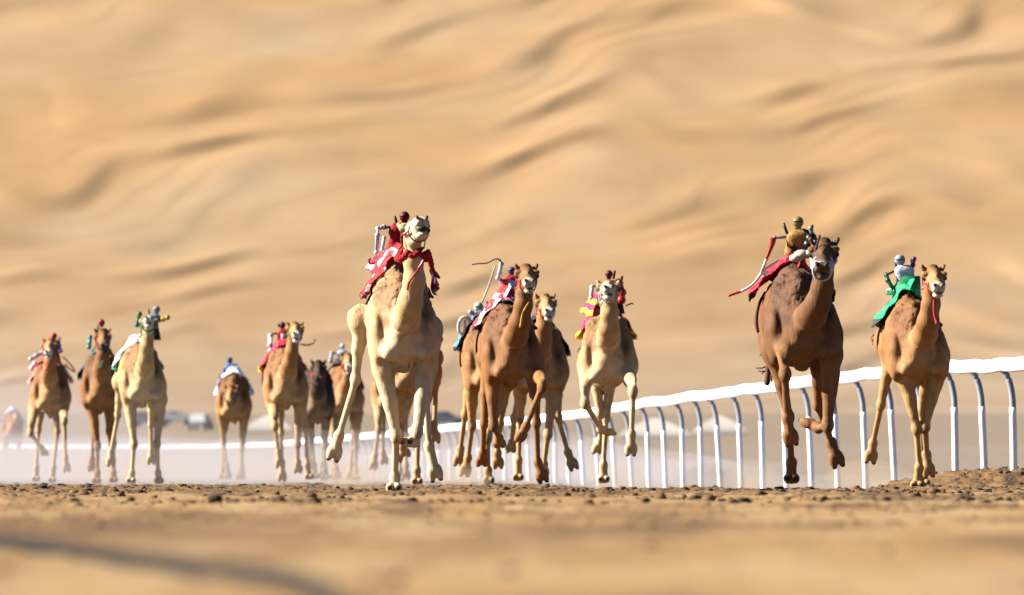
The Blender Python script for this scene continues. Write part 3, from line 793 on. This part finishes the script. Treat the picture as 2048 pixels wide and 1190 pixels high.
    C['ghost'] = camel('very distant camel on the far left, almost lost in the dust', 66, 24,
        ((26, 862), (29, 845)), (32, 832, 4, -10, -.6),
        [(10, 880), (12, 912, 1), (13, 935, 1), (13, 950, -1)],
        [(38, 880), (38, 912, 1), (37, 935, 1), (37, 950, -1)],
        [(14, 875, -1), (12, 912, 1), (10, 935, 1), (10, 948, 1)],
        [(36, 875, -1), (38, 910, 1), (40, 935, 1), (40, 948, 1)], 'fawn', rdx=-2, vox=.024, cloth=(.4, 1.1, 1.6, plain((.4, .4, .6)), 0))
    return C
C = herd()

def star_patch(cen, r, col, name='star'):
    def f(root, G, s):
        c = G(cen, .92 - .18); m = MB(); n = 5; v = []
        for yy in (-.012, 0):
            for k in range(10):
                a = math.pi / 2 + k * math.pi / 5; q = r if k % 2 == 0 else r * .45
                v.append((c[0] + q * math.cos(a), c[1] + yy, c[2] + q * math.sin(a)))
        fc = [tuple(range(9, -1, -1)), tuple(range(10, 20))] + [(k, (k + 1) % 10, 10 + (k + 1) % 10, 10 + k) for k in range(10)]
        m.add(v, fc); m.build(name, M(col, .6), root, False)
    return f
GREY = (150, 155, 165); WH = (215, 218, 228)
jockey('robot in red jacket and dark red helmet leaning behind the leading pale camel', C['lead'], 0, (809, 433), (797, 446), (793, 500), 34, (178, 10, 22), (105, 10, 16),
       arms=[([(786, 454), (770, 455)], (60, 60, 66), .012), ([(768, 454), (756, 457), (755, 470), (753, 505)], WH, .020), ([(768, 476), (764, 500)], WH, .016)],
       ants=[[(789, 432), (794, 447)]], hr=10.5)
jockey('robot in tan vest with black star, swinging a long red and white whip', C['brown'], 0, (1596, 444), (1598, 460), (1588, 512), 42, (196, 146, 74), (150, 132, 84),
       arms=[([(1578, 474), (1550, 475)], GREY, .014), ([(1616, 478), (1624, 468), (1622, 456)], GREY, .018), ([(1608, 470), (1622, 478), (1618, 490)], (30, 28, 28), .045)],
       ants=[[(1567, 446), (1575, 468)], [(1625, 450), (1622, 474)]],
       whip=[([(1547, 475), (1545, 486), (1540, 500), (1533, 518)], (170, 14, 24), (.030, .013)), ([(1533, 518), (1521, 548), (1504, 570), (1482, 583)], (225, 225, 232), (.014, .011)), ([(1482, 583), (1468, 588), (1457, 592)], (180, 20, 24), (.011, .010))],
       extra=star_patch((1588, 497), .052, (14, 12, 12)), hr=11.5)
jockey('robot in white with grey helmet and green cloth round its waist', C['green'], 0, (1800, 520), (1808, 530), (1812, 575), 38, (214, 220, 238), (170, 176, 196),
       arms=[([(1790, 542), (1774, 549)], (70, 80, 80), .013), ([(1773, 550), (1776, 561), (1790, 583)], (12, 96, 62), .022), ([(1776, 580), (1798, 577)], WH, .014), ([(1826, 530), (1828, 518)], (110, 60, 110), .022)],
       ants=[[(1790, 524), (1795, 538)], [(1822, 516), (1826, 532)]], hr=11, extra=lambda root, G, s: (lambda m: (m.loft([(G((1812, 590))[0] - .03, 0, G((1812, 590))[2], .19, .15), (G((1815, 570))[0], 0, G((1815, 570))[2], .14, .12), (G((1818, 552))[0] + .02, 0, G((1818, 552))[2], .10, .10)], 18), m.build('waist_cloth', M((12, 140, 80), .6), root)))(MB()))
jockey('robot in red and white with raised white jointed arm, on the amber camel', C['red2'], 0, (1023, 541), (1024, 550), (1014, 590), 30, (200, 40, 60), (96, 92, 120),
       arms=[([(1012, 562), (1004, 562)], GREY, .013), ([(1003, 562), (996, 556), (999, 545), (1003, 528)], WH, .022)],
       whip=[([(1003, 528), (1000, 520), (990, 518), (974, 526), (958, 527), (943, 529)], (150, 120, 120), (.010, .008))], vest=((222, 226, 238), .3), hr=8)
jockey('robot with round white helmet, light blue body and thin upright rod', C['mid_l'], 0, (957, 614), (962, 622), (962, 660), 34, (150, 200, 222), (210, 214, 200),
       arms=[([(950, 632), (941, 624)], WH, .022), ([(972, 622), (982, 608), (990, 600)], (130, 126, 70), .026)],
       ants=[[(945, 622), (950, 632)], [(973, 602), (978, 616)]],
       whip=[([(964, 606), (978, 570), (986, 545), (991, 531)], (196, 190, 178), (.011, .010)), ([(943, 646), (932, 634), (920, 640), (917, 660), (926, 672)], WH, (.022, .018)), ([(930, 640), (930, 656), (926, 668)], WH, (.014, .014))], hr=10, vest=((225, 228, 225), -.3))
jockey('robot with magenta helmet mostly hidden behind the whitish camel', C['white3'], 0, (1218, 548), (1222, 560), (1222, 596), 40, (190, 40, 30), (120, 12, 70),
       arms=[([(1200, 570), (1186, 572)], GREY, .013), ([(1184, 574), (1182, 596)], WH, .022), ([(1238, 566), (1244, 585), (1243, 600)], (200, 50, 30), .04)],
       ants=[[(1230, 541), (1227, 558)], [(1245, 552), (1243, 560)]], whip=[([(1250, 612), (1262, 607), (1267, 608)], (160, 40, 30), (.010, .008))], hr=8)
jockey('pale blue robot with grey helmet and yellow arm', C['green_w'], 0, (313, 619), (308, 628), (304, 655), 26, (120, 160, 170), (150, 155, 160),
       arms=[([(318, 640), (326, 638), (335, 635)], (190, 160, 40), .030), ([(279, 628), (276, 640), (274, 650)], (20, 120, 80), .03)], ants=[[(297, 618), (300, 632)]], hr=7.5)
jockey('robot with small red helmet behind a near black camel face', C['brown_l'], 0, (203, 645), (204, 656), (204, 685), 24, (60, 20, 20), (170, 40, 20),
       arms=[([(180, 674), (178, 694)], (60, 150, 150), .03)], ants=[[(195, 650), (197, 664)]], hr=7)
jockey('robot with red cap and white arm behind the far left tan camel', C['red_l'], 0, (108, 672), (108, 680), (106, 706), 24, (110, 90, 160), (190, 16, 30),
       arms=[([(84, 706), (72, 712), (62, 718)], (205, 205, 225), .034), ([(70, 728), (64, 736)], (225, 225, 235), .04), ([(118, 690), (121, 702)], (150, 130, 200), .03)],
       ants=[[(120, 674), (119, 688)]], whip=[([(124, 712), (142, 730), (150, 744), (140, 738), (130, 728)], (200, 60, 60), (.012, .012))], hr=6.5)
jockey('small robot in blue and white with navy helmet', C['low'], 0, (460, 720), (462, 727), (464, 756), 24, (70, 120, 215), (12, 20, 90),
       arms=[([(452, 735), (447, 745), (446, 752)], (90, 100, 150), .03), ([(472, 732), (482, 748), (488, 758)], (200, 200, 225), .03)], ants=[[(438, 748), (442, 760)]], hr=5.6, vest=((225, 228, 240), .1))
jockey('robot in red and yellow with purple helmet, beside a white muzzled camel', C['yellow_l'], 0, (565, 650), (567, 658), (564, 690), 22, (200, 40, 30), (90, 14, 60),
       arms=[([(558, 666), (545, 668)], (90, 60, 60), .015), ([(541, 672), (540, 690), (541, 702)], WH, .032)], ants=[[(556, 647), (559, 655)]],
       whip=[([(600, 688), (614, 690), (626, 686), (630, 678)], (150, 90, 60), (.012, .016))], hr=6.5, vest=((220, 190, 200), .2))
jockey('robot all in white on the tan camel just left of the leader', C['white_r'], 0, (685, 693), (685, 700), (682, 724), 20, (215, 222, 245), (220, 226, 245),
       arms=[([(675, 706), (668, 706)], (80, 60, 60), .012), ([(664, 706), (661, 722)], (190, 190, 200), .03)], ants=[[(680, 690), (681, 700)]], hr=5.5)
jockey('faint pale blue robot on the very distant camel at the left edge', C['ghost'], 0, (20, 836), (20, 841), (20, 852), 12, (110, 150, 230), (120, 150, 220), hr=3)

def flap(key, cs, colf, nm='cloth_flap'):
    """loose wind-blown corner of the racing cloth; cs: front top, back top, back bottom, front bottom as (px, py, y)"""
    root, L, T, _ = C[key]; P = [L(c[:2], c[2]) for c in cs]; n = 14; V = []; F = []; col = []
    for side in (0, 1):
        for j in range(n + 1):
            for i in range(n + 1):
                u_ = i / n; v_ = j / n
                p = (P[0] * (1 - u_) + P[1] * u_) * (1 - v_) + (P[3] * (1 - u_) + P[2] * u_) * v_
                w_ = v_ * (.030 * math.sin(u_ * 9 + v_ * 3) + .02 * math.sin(u_ * 17 + 1) + .02 * math.sin(v_ * 7))
                V.append(p + np.array([w_ * .6 + side * .010, -w_ * .6, w_ * .25 - side * .008])); col.append(colf(u_, v_))
    N = (n + 1) ** 2
    for j in range(n):
        for i in range(n):
            a = j * (n + 1) + i; b = a + 1; c = a + n + 2; d = a + n + 1
            F.append((a, b, c, d)); F.append((N + a, N + d, N + c, N + b))
    rim = [j * (n + 1) for j in range(n, -1, -1)] + list(range(1, n + 1)) + [j * (n + 1) + n for j in range(1, n + 1)] + [n * (n + 1) + i for i in range(n - 1, -1, -1)]
    for k in range(len(rim) - 1): a, b = rim[k], rim[k + 1]; F.append((a, N + a, N + b, b))
    mesh_obj(nm, V, F, M_CLOTH, root, True, col=np.array(col))
root_, L_, T_, _q = C['brown']
rb = MB(); 
for i_, (a_, b_, w_, h_) in enumerate([(1592, 516, 14, 9), (1604, 509, 17, 10), (1618, 508, 13, 9)]): rb.ell(L_((a_, b_), .55), (w_ / 224, .09, h_ / 224), 12)
rb.build('saddle_roll', M((226, 214, 190), .8), root_)
def fl_red(u, v):
    if v > .80 or u > .90: return (.012, .005, .008)
    if .30 < u < .62 and .50 < v < .72 and abs(u - .46) + abs(v - .6) * 1.2 < .2: return WHT
    if .12 < u < .34 and .34 < v < .62: return (.85, .78, .62)
    return (.36, .004, .016)
def fl_lead(u, v):
    q = (int(v * 6), int(u * 3)); 
    if q in ((1, 0), (3, 1), (5, 0), (5, 2)): return (.82, .66, .74)
    return (.38, .006, .014) if v < .55 else (.10, .004, .012) if int(v * 6 + u * 2) % 2 else (.45, .01, .02)
flap('lead', [(803, 488, .55), (785, 480, 1.1), (733, 532, 1.25), (748, 568, .65)], fl_lead)
flap('lead', [(858, 540, .6), (866, 532, .9), (876, 560, 1.0), (868, 592, .6)], fl_lead)
flap('brown', [(1608, 514, .60), (1590, 500, 1.15), (1522, 541, 1.25), (1555, 590, .65)], fl_red)
flap('green', [(1829, 556, .60), (1806, 562, 1.1), (1770, 622, 1.2), (1788, 634, .65)], lambda u, v: (.75, .80, .80) if .2 < u < .5 and .62 < v < .75 else ((.01, .02, .015) if .55 < v < .8 else (.006, .32, .12)))
flap('red2', [(1022, 572, .60), (1004, 568, 1.1), (966, 626, 1.2), (981, 640, .65)], lambda u, v: (.80, .70, .78) if (u < .16 or (int(v * 6) % 3 == 2 and u > .4)) else (.52, .01, .02))
flap('white3', [(1196, 590, .55), (1186, 588, 1.0), (1162, 622, 1.1), (1180, 632, .6)], lambda u, v: (.85, .55, .02) if v > .72 or .25 < v < .45 else (.45, .008, .08))
flap('mid_l', [(966, 640, .60), (955, 640, 1.1), (919, 680, 1.2), (938, 692, .65)], lambda u, v: (.012, .012, .02) if u > .3 else (.04, .30, .62))

# tufts of hair at the tail ends
def tail_tuft(key, pts_list):
    root, L, T, _ = C[key]
    m = MB()
    for pts in pts_list: m.tube([L(p, 1.78 + .03 * i) for i, p in enumerate(pts)], list(np.linspace(.011, .004, len(pts))), 5)
    m.build('tail_hair', M((34, 18, 10), .8), root)
tail_tuft('brown', [[(1545, 705), (1530, 707), (1519, 711)], [(1545, 715), (1538, 722), (1533, 732)], [(1545, 722), (1528, 735), (1512, 736)], [(1545, 730), (1532, 740), (1524, 748)], [(1546, 738), (1540, 750), (1534, 762)], [(1547, 742), (1543, 756), (1545, 770)], [(1546, 732), (1530, 742), (1516, 742)]])
tail_tuft('green', [[(1762, 672), (1750, 670), (1742, 674)], [(1762, 676), (1750, 680), (1741, 676)], [(1762, 680), (1752, 687), (1744, 688)], [(1764, 676), (1754, 676), (1746, 668)]])
tail_tuft('white3', [[(1172, 690), (1160, 696), (1155, 704)], [(1172, 692), (1162, 702), (1158, 708)]])

# red collar of pompoms on the leader
def pompoms():
    root, L, T, (H0, r, f, u, h, poll, M1) = C['lead']
    c = poll * .60 + M1 * .40; ax_ = nrm(M1 - poll); a1 = nrm(np.cross(ax_, (0, -1, 0))); a2 = np.cross(ax_, a1)
    mt = M((178, 14, 22), .85)
    def pom(p, q):
        m = MB(); m.ell((0, 0, 0), (q, q * .95, q * (1 + .3 * random.random())), 10); o = m.build('pompom', mt, root); o.location = p
    for i in range(22):
        t = 2 * math.pi * i / 22
        pom(c + a1 * .118 * math.cos(t) + a2 * .118 * math.sin(t) + ax_ * (.018 * math.sin(7 * t)), .026 + .008 * random.random())
    for k in range(10):
        t = k / 9
        pom(L((806 - 14 * t, 500 + 18 * math.sin(t * 2)), -.5 + 1.1 * t), .022 + .012 * random.random())
        pom(L((856 + 8 * t, 505 + 30 * t), -.5 + 1.1 * t), .02 + .012 * random.random())
    m = MB()
    for pts in ([(862, 538), (872, 545), (879, 556), (872, 552), (862, 545)], [(742, 517), (738, 520), (741, 528), (750, 525)], [(866, 690), (876, 690), (884, 680), (880, 668), (872, 662)], [(742, 560), (743, 585), (742, 612)]):
        m.tube([L(p, .8) for p in pts], [.010] * len(pts), 6)
    m.build('trailing_ribbon', M((150, 18, 22), .8), root)
    m = MB()
    m.tube([L((846, 520), -.70), L((842, 528), -.72), L((838, 536), -.72)], [.008, .007, .012], 6)
    m.build('white_cord', M((225, 220, 210), .7), root)
pompoms()

# ------------------------------------------------------------------ running rail
def rail():
    ctrl = [(2330, 106, 716), (2048, 120, 729), (1900, 130, 735), (1750, 140, 748), (1600, 151, 766), (1450, 164, 786), (1270, 184, 810), (1150, 199, 830), (1000, 222, 846), (900, 240, 856), (740, 280, 872), (620, 330, 883), (500, 400, 892), (380, 430, 894), (200, 442, 894), (0, 450, 894), (-200, 460, 894)]
    P = [((px - 1024) * D_ / FPX, D_, CH + (HOR - y_) * D_ / FPX) for px, D_, y_ in ctrl]
    Q = []
    for i in range(len(P) - 1):
        p0, p1, p2, p3 = [np.array(P[min(max(j, 0), len(P) - 1)]) for j in (i - 1, i, i + 1, i + 2)]
        for k in range(24):
            t = k / 24; Q.append(0.5 * ((2 * p1) + (p2 - p0) * t + (2 * p0 - 5 * p1 + 4 * p2 - p3) * t * t + (3 * p1 - p0 - 3 * p2 + p3) * t ** 3))
    Q = np.array(Q); seg = np.r_[0, np.cumsum(np.linalg.norm(np.diff(Q[:, :2], axis=0), axis=1))]
    root = empty('running_rail', (Q[0][0], Q[0][1], 0)); o = np.array([Q[0][0], Q[0][1], 0])
    tag(root, 'long white running rail on curved posts sweeping round behind the camels', 'rail fence')
    m = MB(); pts = [np.array([a, b, c + .010 * math.sin(b * 1.7) + .008 * math.sin(b * .63 + 1)]) - o for a, b, c in Q[::3]]
    m.tube(pts, [.080] * len(pts), 12, flat=.7, smooth=False)
    m.build('rail', mat('white_rail', (.74, .74, .76, 1), .45, nscale=3, namt=.10), root)
    white = mat('white_rail_paint', (.72, .73, .76, 1), .45, nscale=6, namt=.12); grey = M((176, 182, 198), .45)  # grey: shade of the curved post tops put into their colour
    proto = None; cnt = 0; lastx = None; lastt = -99
    for t in np.arange(1.0, seg[-1], .1):
        x = np.interp(t, seg, Q[:, 0]); y = np.interp(t, seg, Q[:, 1])
        if t - lastt < 3.95: continue
        if cnt >= 98: break
        lastx = x; lastt = t
        if proto is None:
            a = MB(); a.tube([(-.01, 0, 1.35), (.045, 0, 1.29), (.085, 0, 1.19), (.115, 0, 1.04), (.122, 0, .90)], .036, 10)
            b = MB(); b.tube([(.121, 0, .93), (.14, 0, .45), (.165, 0, -.35)], .040, 10)
            k = len(b.v); mm = MB(); mm.v = a.v; mm.f = a.f; mm.m = [1] * len(a.f); mm.add(b.v, b.f, 0)
            p = mm.build('post', [white, grey], root); proto = p
        else:
            p = proto.copy(); COL.objects.link(p); p.parent = root
        p.rotation_euler = (R(random.uniform(-1.2, 1.2)), R(random.uniform(-1.6, 1.6)), 0)
        p.location = (x - o[0], y - o[1], float(np.interp(t, seg, Q[:, 2])) - 1.395)
        cnt += 1
rail()

# ------------------------------------------------------------------ far away: parked white cars behind the track
def car_proto():
    m = MB()
    prof = [(-2.3, .45), (-2.35, .95), (-2.2, 1.15), (-1.9, 1.72), (-.2, 1.78), (.35, 1.7), (1.05, 1.12), (2.15, .98), (2.35, .75), (2.35, .42)]
    n = len(prof); v = [(x, -.88 + (.14 if z > 1.2 else 0), z) for x, z in prof] + [(x, .88 - (.14 if z > 1.2 else 0), z) for x, z in prof]
    m.add(v, [tuple(range(n)), tuple(range(2 * n - 1, n - 1, -1))] + [(i, n + i, n + (i + 1) % n, (i + 1) % n) for i in range(n)])
    root = empty('parked_car', (0, 0, 0)); m.build('body', M((235, 236, 240), .3), root, False)
    w = MB(); w.box(-1.75, -.75, -.80, -.765, 1.2, 1.6); w.box(-.68, .25, -.80, -.765, 1.2, 1.6); w.build('side_window', M((120, 126, 134), .3), root, False)
    for x in (-1.45, 1.45):
        for y in (-.84, .84):
            q = MB(); v = []; 
            for yy in (-.11, .11):
                for k in range(18): v.append((x + .38 * math.cos(k * math.pi / 9), y + yy, .38 + .38 * math.sin(k * math.pi / 9)))
            q.add(v, [tuple(range(18)), tuple(range(35, 17, -1))] + [(k, (k + 1) % 18, 18 + (k + 1) % 18, 18 + k) for k in range(18)])
            q.build('wheel', M((96, 90, 84), .8), root, False)
    return root
def kids(o): return [c for c in bpy.data.objects if c.parent == o]
spots = [(-30, 1180, 'parked white car far off at the left edge behind the faint distant camel', 5), (300, 1230, 'parked white car far off between the pale camel and its right foreleg', 8), (352, 1260, 'parked white car far off just right of the pale camel with green rope', -6), (402, 1190, 'parked white car far off left of the low headed camel', 80),
         (527, 1190, 'parked white car far off between the low headed camel and the white muzzled tan one', 25), (893, 1240, 'parked white car far off just right of the leading camel', 4), (1180, 1200, 'parked white car far off behind the whitish camel', 2),
         (1322, 1090, 'large looking white car nearest behind the curve of the rail', 12), (1455, 1220, 'parked white car left of the dark chestnut camel behind the rail', -4), (1680, 1250, 'parked white car right of the dark chestnut camel behind the rail', 3), (1905, 1230, 'parked white car right of the right hand fawn camel', 5), (1965, 1260, 'parked white car second from the right edge behind the rail', 84)]
def tent(px, D, lab, w):
    x = (px - 1024) * D / FPX; z = float(plain_z(np.array([D]))[0]); root = empty('white_tent', (x, D, z)); tag(root, lab, 'tent', 'white tents beyond the track')
    m = MB(); m.box(-w, w, -w, w, -.3, .05); m.build('wall', M((222, 214, 204), .7), root, False)
    m = MB(); n = 7; v = []; f = []
    for i in range(n):
        t = i / (n - 1); r_ = (w + .12) * (1 - t ** 1.6) + .03; zz = .04 + 1.9 * t
        v += [(-r_, -r_, zz), (r_, -r_, zz), (r_, r_, zz), (-r_, r_, zz)]
    for i in range(n - 1):
        for k in range(4): f.append((4 * i + k, 4 * i + (k + 1) % 4, 4 * i + 4 + (k + 1) % 4, 4 * i + 4 + k))
    f.append((3, 2, 1, 0)); f.append((4 * n - 4, 4 * n - 3, 4 * n - 2, 4 * n - 1)); m.add(v, f); m.build('roof', M((228, 221, 212), .7), root, False)
for a in [(538, 1150, 'white tent far off between the low headed camel and the white muzzled tan one', 2.6), (1310, 1080, 'large white tent nearest behind the curve of the rail', 3.4), (1440, 1130, 'white tent left of the dark chestnut camel behind the rail', 2.6)]: tent(*a)
spots = [q for q in spots if q[0] in (300, 352, 402, 893)]
pc = car_proto(); ch0 = kids(pc)
for i, (px, D, lab, rz) in enumerate(spots):
    if i == 0: o = pc
    else:
        o = pc.copy(); COL.objects.link(o)
        for c_ in ch0: d = c_.copy(); COL.objects.link(d); d.parent = o
    o.location = ((px - 1024) * D / FPX, D, float(plain_z(np.array([D]))[0]) - .02); o.rotation_euler[2] = R(rz)
    tag(o, lab, 'car', 'white cars parked beyond the track')

# dark tube laid as a dark streak across the near ground, far out of focus
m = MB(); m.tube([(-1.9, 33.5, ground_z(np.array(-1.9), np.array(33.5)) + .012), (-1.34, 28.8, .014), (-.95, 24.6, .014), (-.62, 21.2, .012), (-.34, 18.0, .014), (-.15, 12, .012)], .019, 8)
c_ = m.build('streak', M((20, 17, 15), .95)); tag(c_, 'dark streak lying on the sand across the near left corner, out of focus', 'streak')

# ------------------------------------------------------------------ dust
def vol(name, V, F, dens, col, label):
    m = bpy.data.materials.new(name); m.use_nodes = True; t = m.node_tree; t.nodes.clear()
    o_ = t.nodes.new('ShaderNodeOutputMaterial'); pv = t.nodes.new('ShaderNodeVolumePrincipled')
    pv.inputs['Density'].default_value = dens; pv.inputs['Color'].default_value = (*col, 1); pv.inputs['Anisotropy'].default_value = 0.0
    t.links.new(pv.outputs[0], o_.inputs['Volume'])
    ob = mesh_obj(name, V, F, m, None, False); tag(ob, label, 'dust', kind='stuff'); return ob
def box(x0, x1, y0, y1, z0, z1):
    return [(x, y, z) for z in (z0, z1) for y in (y0, y1) for x in (x0, x1)], [(0, 2, 3, 1), (4, 5, 7, 6), (0, 1, 5, 4), (2, 6, 7, 3), (0, 4, 6, 2), (1, 3, 7, 5)]
DUST = (.45, .42, .435)
def slab(x0, x1, y0, y1, hf, dens, name, label):
    """low bank of dust with an uneven top"""
    nx = 24; ny = 10; V = []; F = []
    for z in (0, 1):
        for j in range(ny + 1):
            for i in range(nx + 1):
                x = x0 + (x1 - x0) * i / nx; y = y0 + (y1 - y0) * j / ny
                e = min(1, 6 * i / nx, 6 * (nx - i) / nx)
                V.append((x, y, -.4 if z == 0 else hf * (.45 + .55 * e) * (1 + .35 * math.sin(i * 1.3 + j) * math.cos(j * 1.7 + i * .6))))
    N = (nx + 1) * (ny + 1); id_ = lambda z, i, j: z * N + j * (nx + 1) + i
    for j in range(ny):
        for i in range(nx):
            F.append((id_(0, i, j), id_(0, i, j + 1), id_(0, i + 1, j + 1), id_(0, i + 1, j))); F.append((id_(1, i, j), id_(1, i + 1, j), id_(1, i + 1, j + 1), id_(1, i, j + 1)))
    for i in range(nx):
        F.append((id_(0, i, 0), id_(0, i + 1, 0), id_(1, i + 1, 0), id_(1, i, 0))); F.append((id_(0, i + 1, ny), id_(0, i, ny), id_(1, i, ny), id_(1, i + 1, ny)))
    for j in range(ny):
        F.append((id_(0, 0, j + 1), id_(0, 0, j), id_(1, 0, j), id_(1, 0, j + 1))); F.append((id_(0, nx, j), id_(0, nx, j + 1), id_(1, nx, j + 1), id_(1, nx, j)))
    vol(name, V, F, dens, DUST, label)
slab(-24, 4.0, 150, 430, .74, .0140, 'dust_bank', 'low bank of pale dust hanging over the track round the rear camels')
slab(-24, -9.0, 212, 345, 2.6, .0040, 'dust_cloud', 'thin cloud of dust round the most distant camels on the left')

def puff(px, py, D, r, dens, label):
    x = (px - 1024) * D / FPX; z = CH + (HOR - py) * D / FPX
    m = MB(); rs = random.Random(int(px))
    m.ell((0, 0, 0), r, 20)
    V = [tuple(np.array(v) * (1 + .28 * math.sin(v[0] * 9 + px) * math.cos(v[2] * 11 + v[1] * 5))) for v in m.v]
    o = vol('kicked_up_dust', V, m.f, dens, (.48, .38, .27), label); o.location = (x, D, z)
puff(1500, 975, 128, (.34, .9, .30), .26, 'puff of dust behind the dark chestnut camel, left of its feet')
puff(1412, 968, 131, (.46, 1.2, .22), .18, 'small low puff of dust between the rail and the chestnut camel')
puff(1725, 955, 122, (.46, 1.2, .20), .28, 'low puff of dust between the chestnut and the right hand camel')
puff(1600, 985, 103, (.34, .6, .12), .30, 'thin dust under the feet of the dark chestnut camel')
puff(735, 962, 106, (.42, 1.0, .16), .22, 'thin dust beside the planted forefoot of the leader')
puff(925, 962, 122, (.34, 1.0, .18), .26, 'thin dust under the camels in the middle')
puff(1235, 958, 133, (.40, 1.2, .22), .20, 'dust drifting under the whitish camel with raised chin')
puff(1850, 972, 119, (.30, .8, .10), .30, 'little dust round the feet of the right hand camel')
puff(600, 940, 176, (1.3, 3, .42), .07, 'dust round the legs of the tan camels left of the leader')
puff(270, 945, 168, (1.1, 3, .30), .07, 'dust round the legs of the pale and the brown camel on the left')
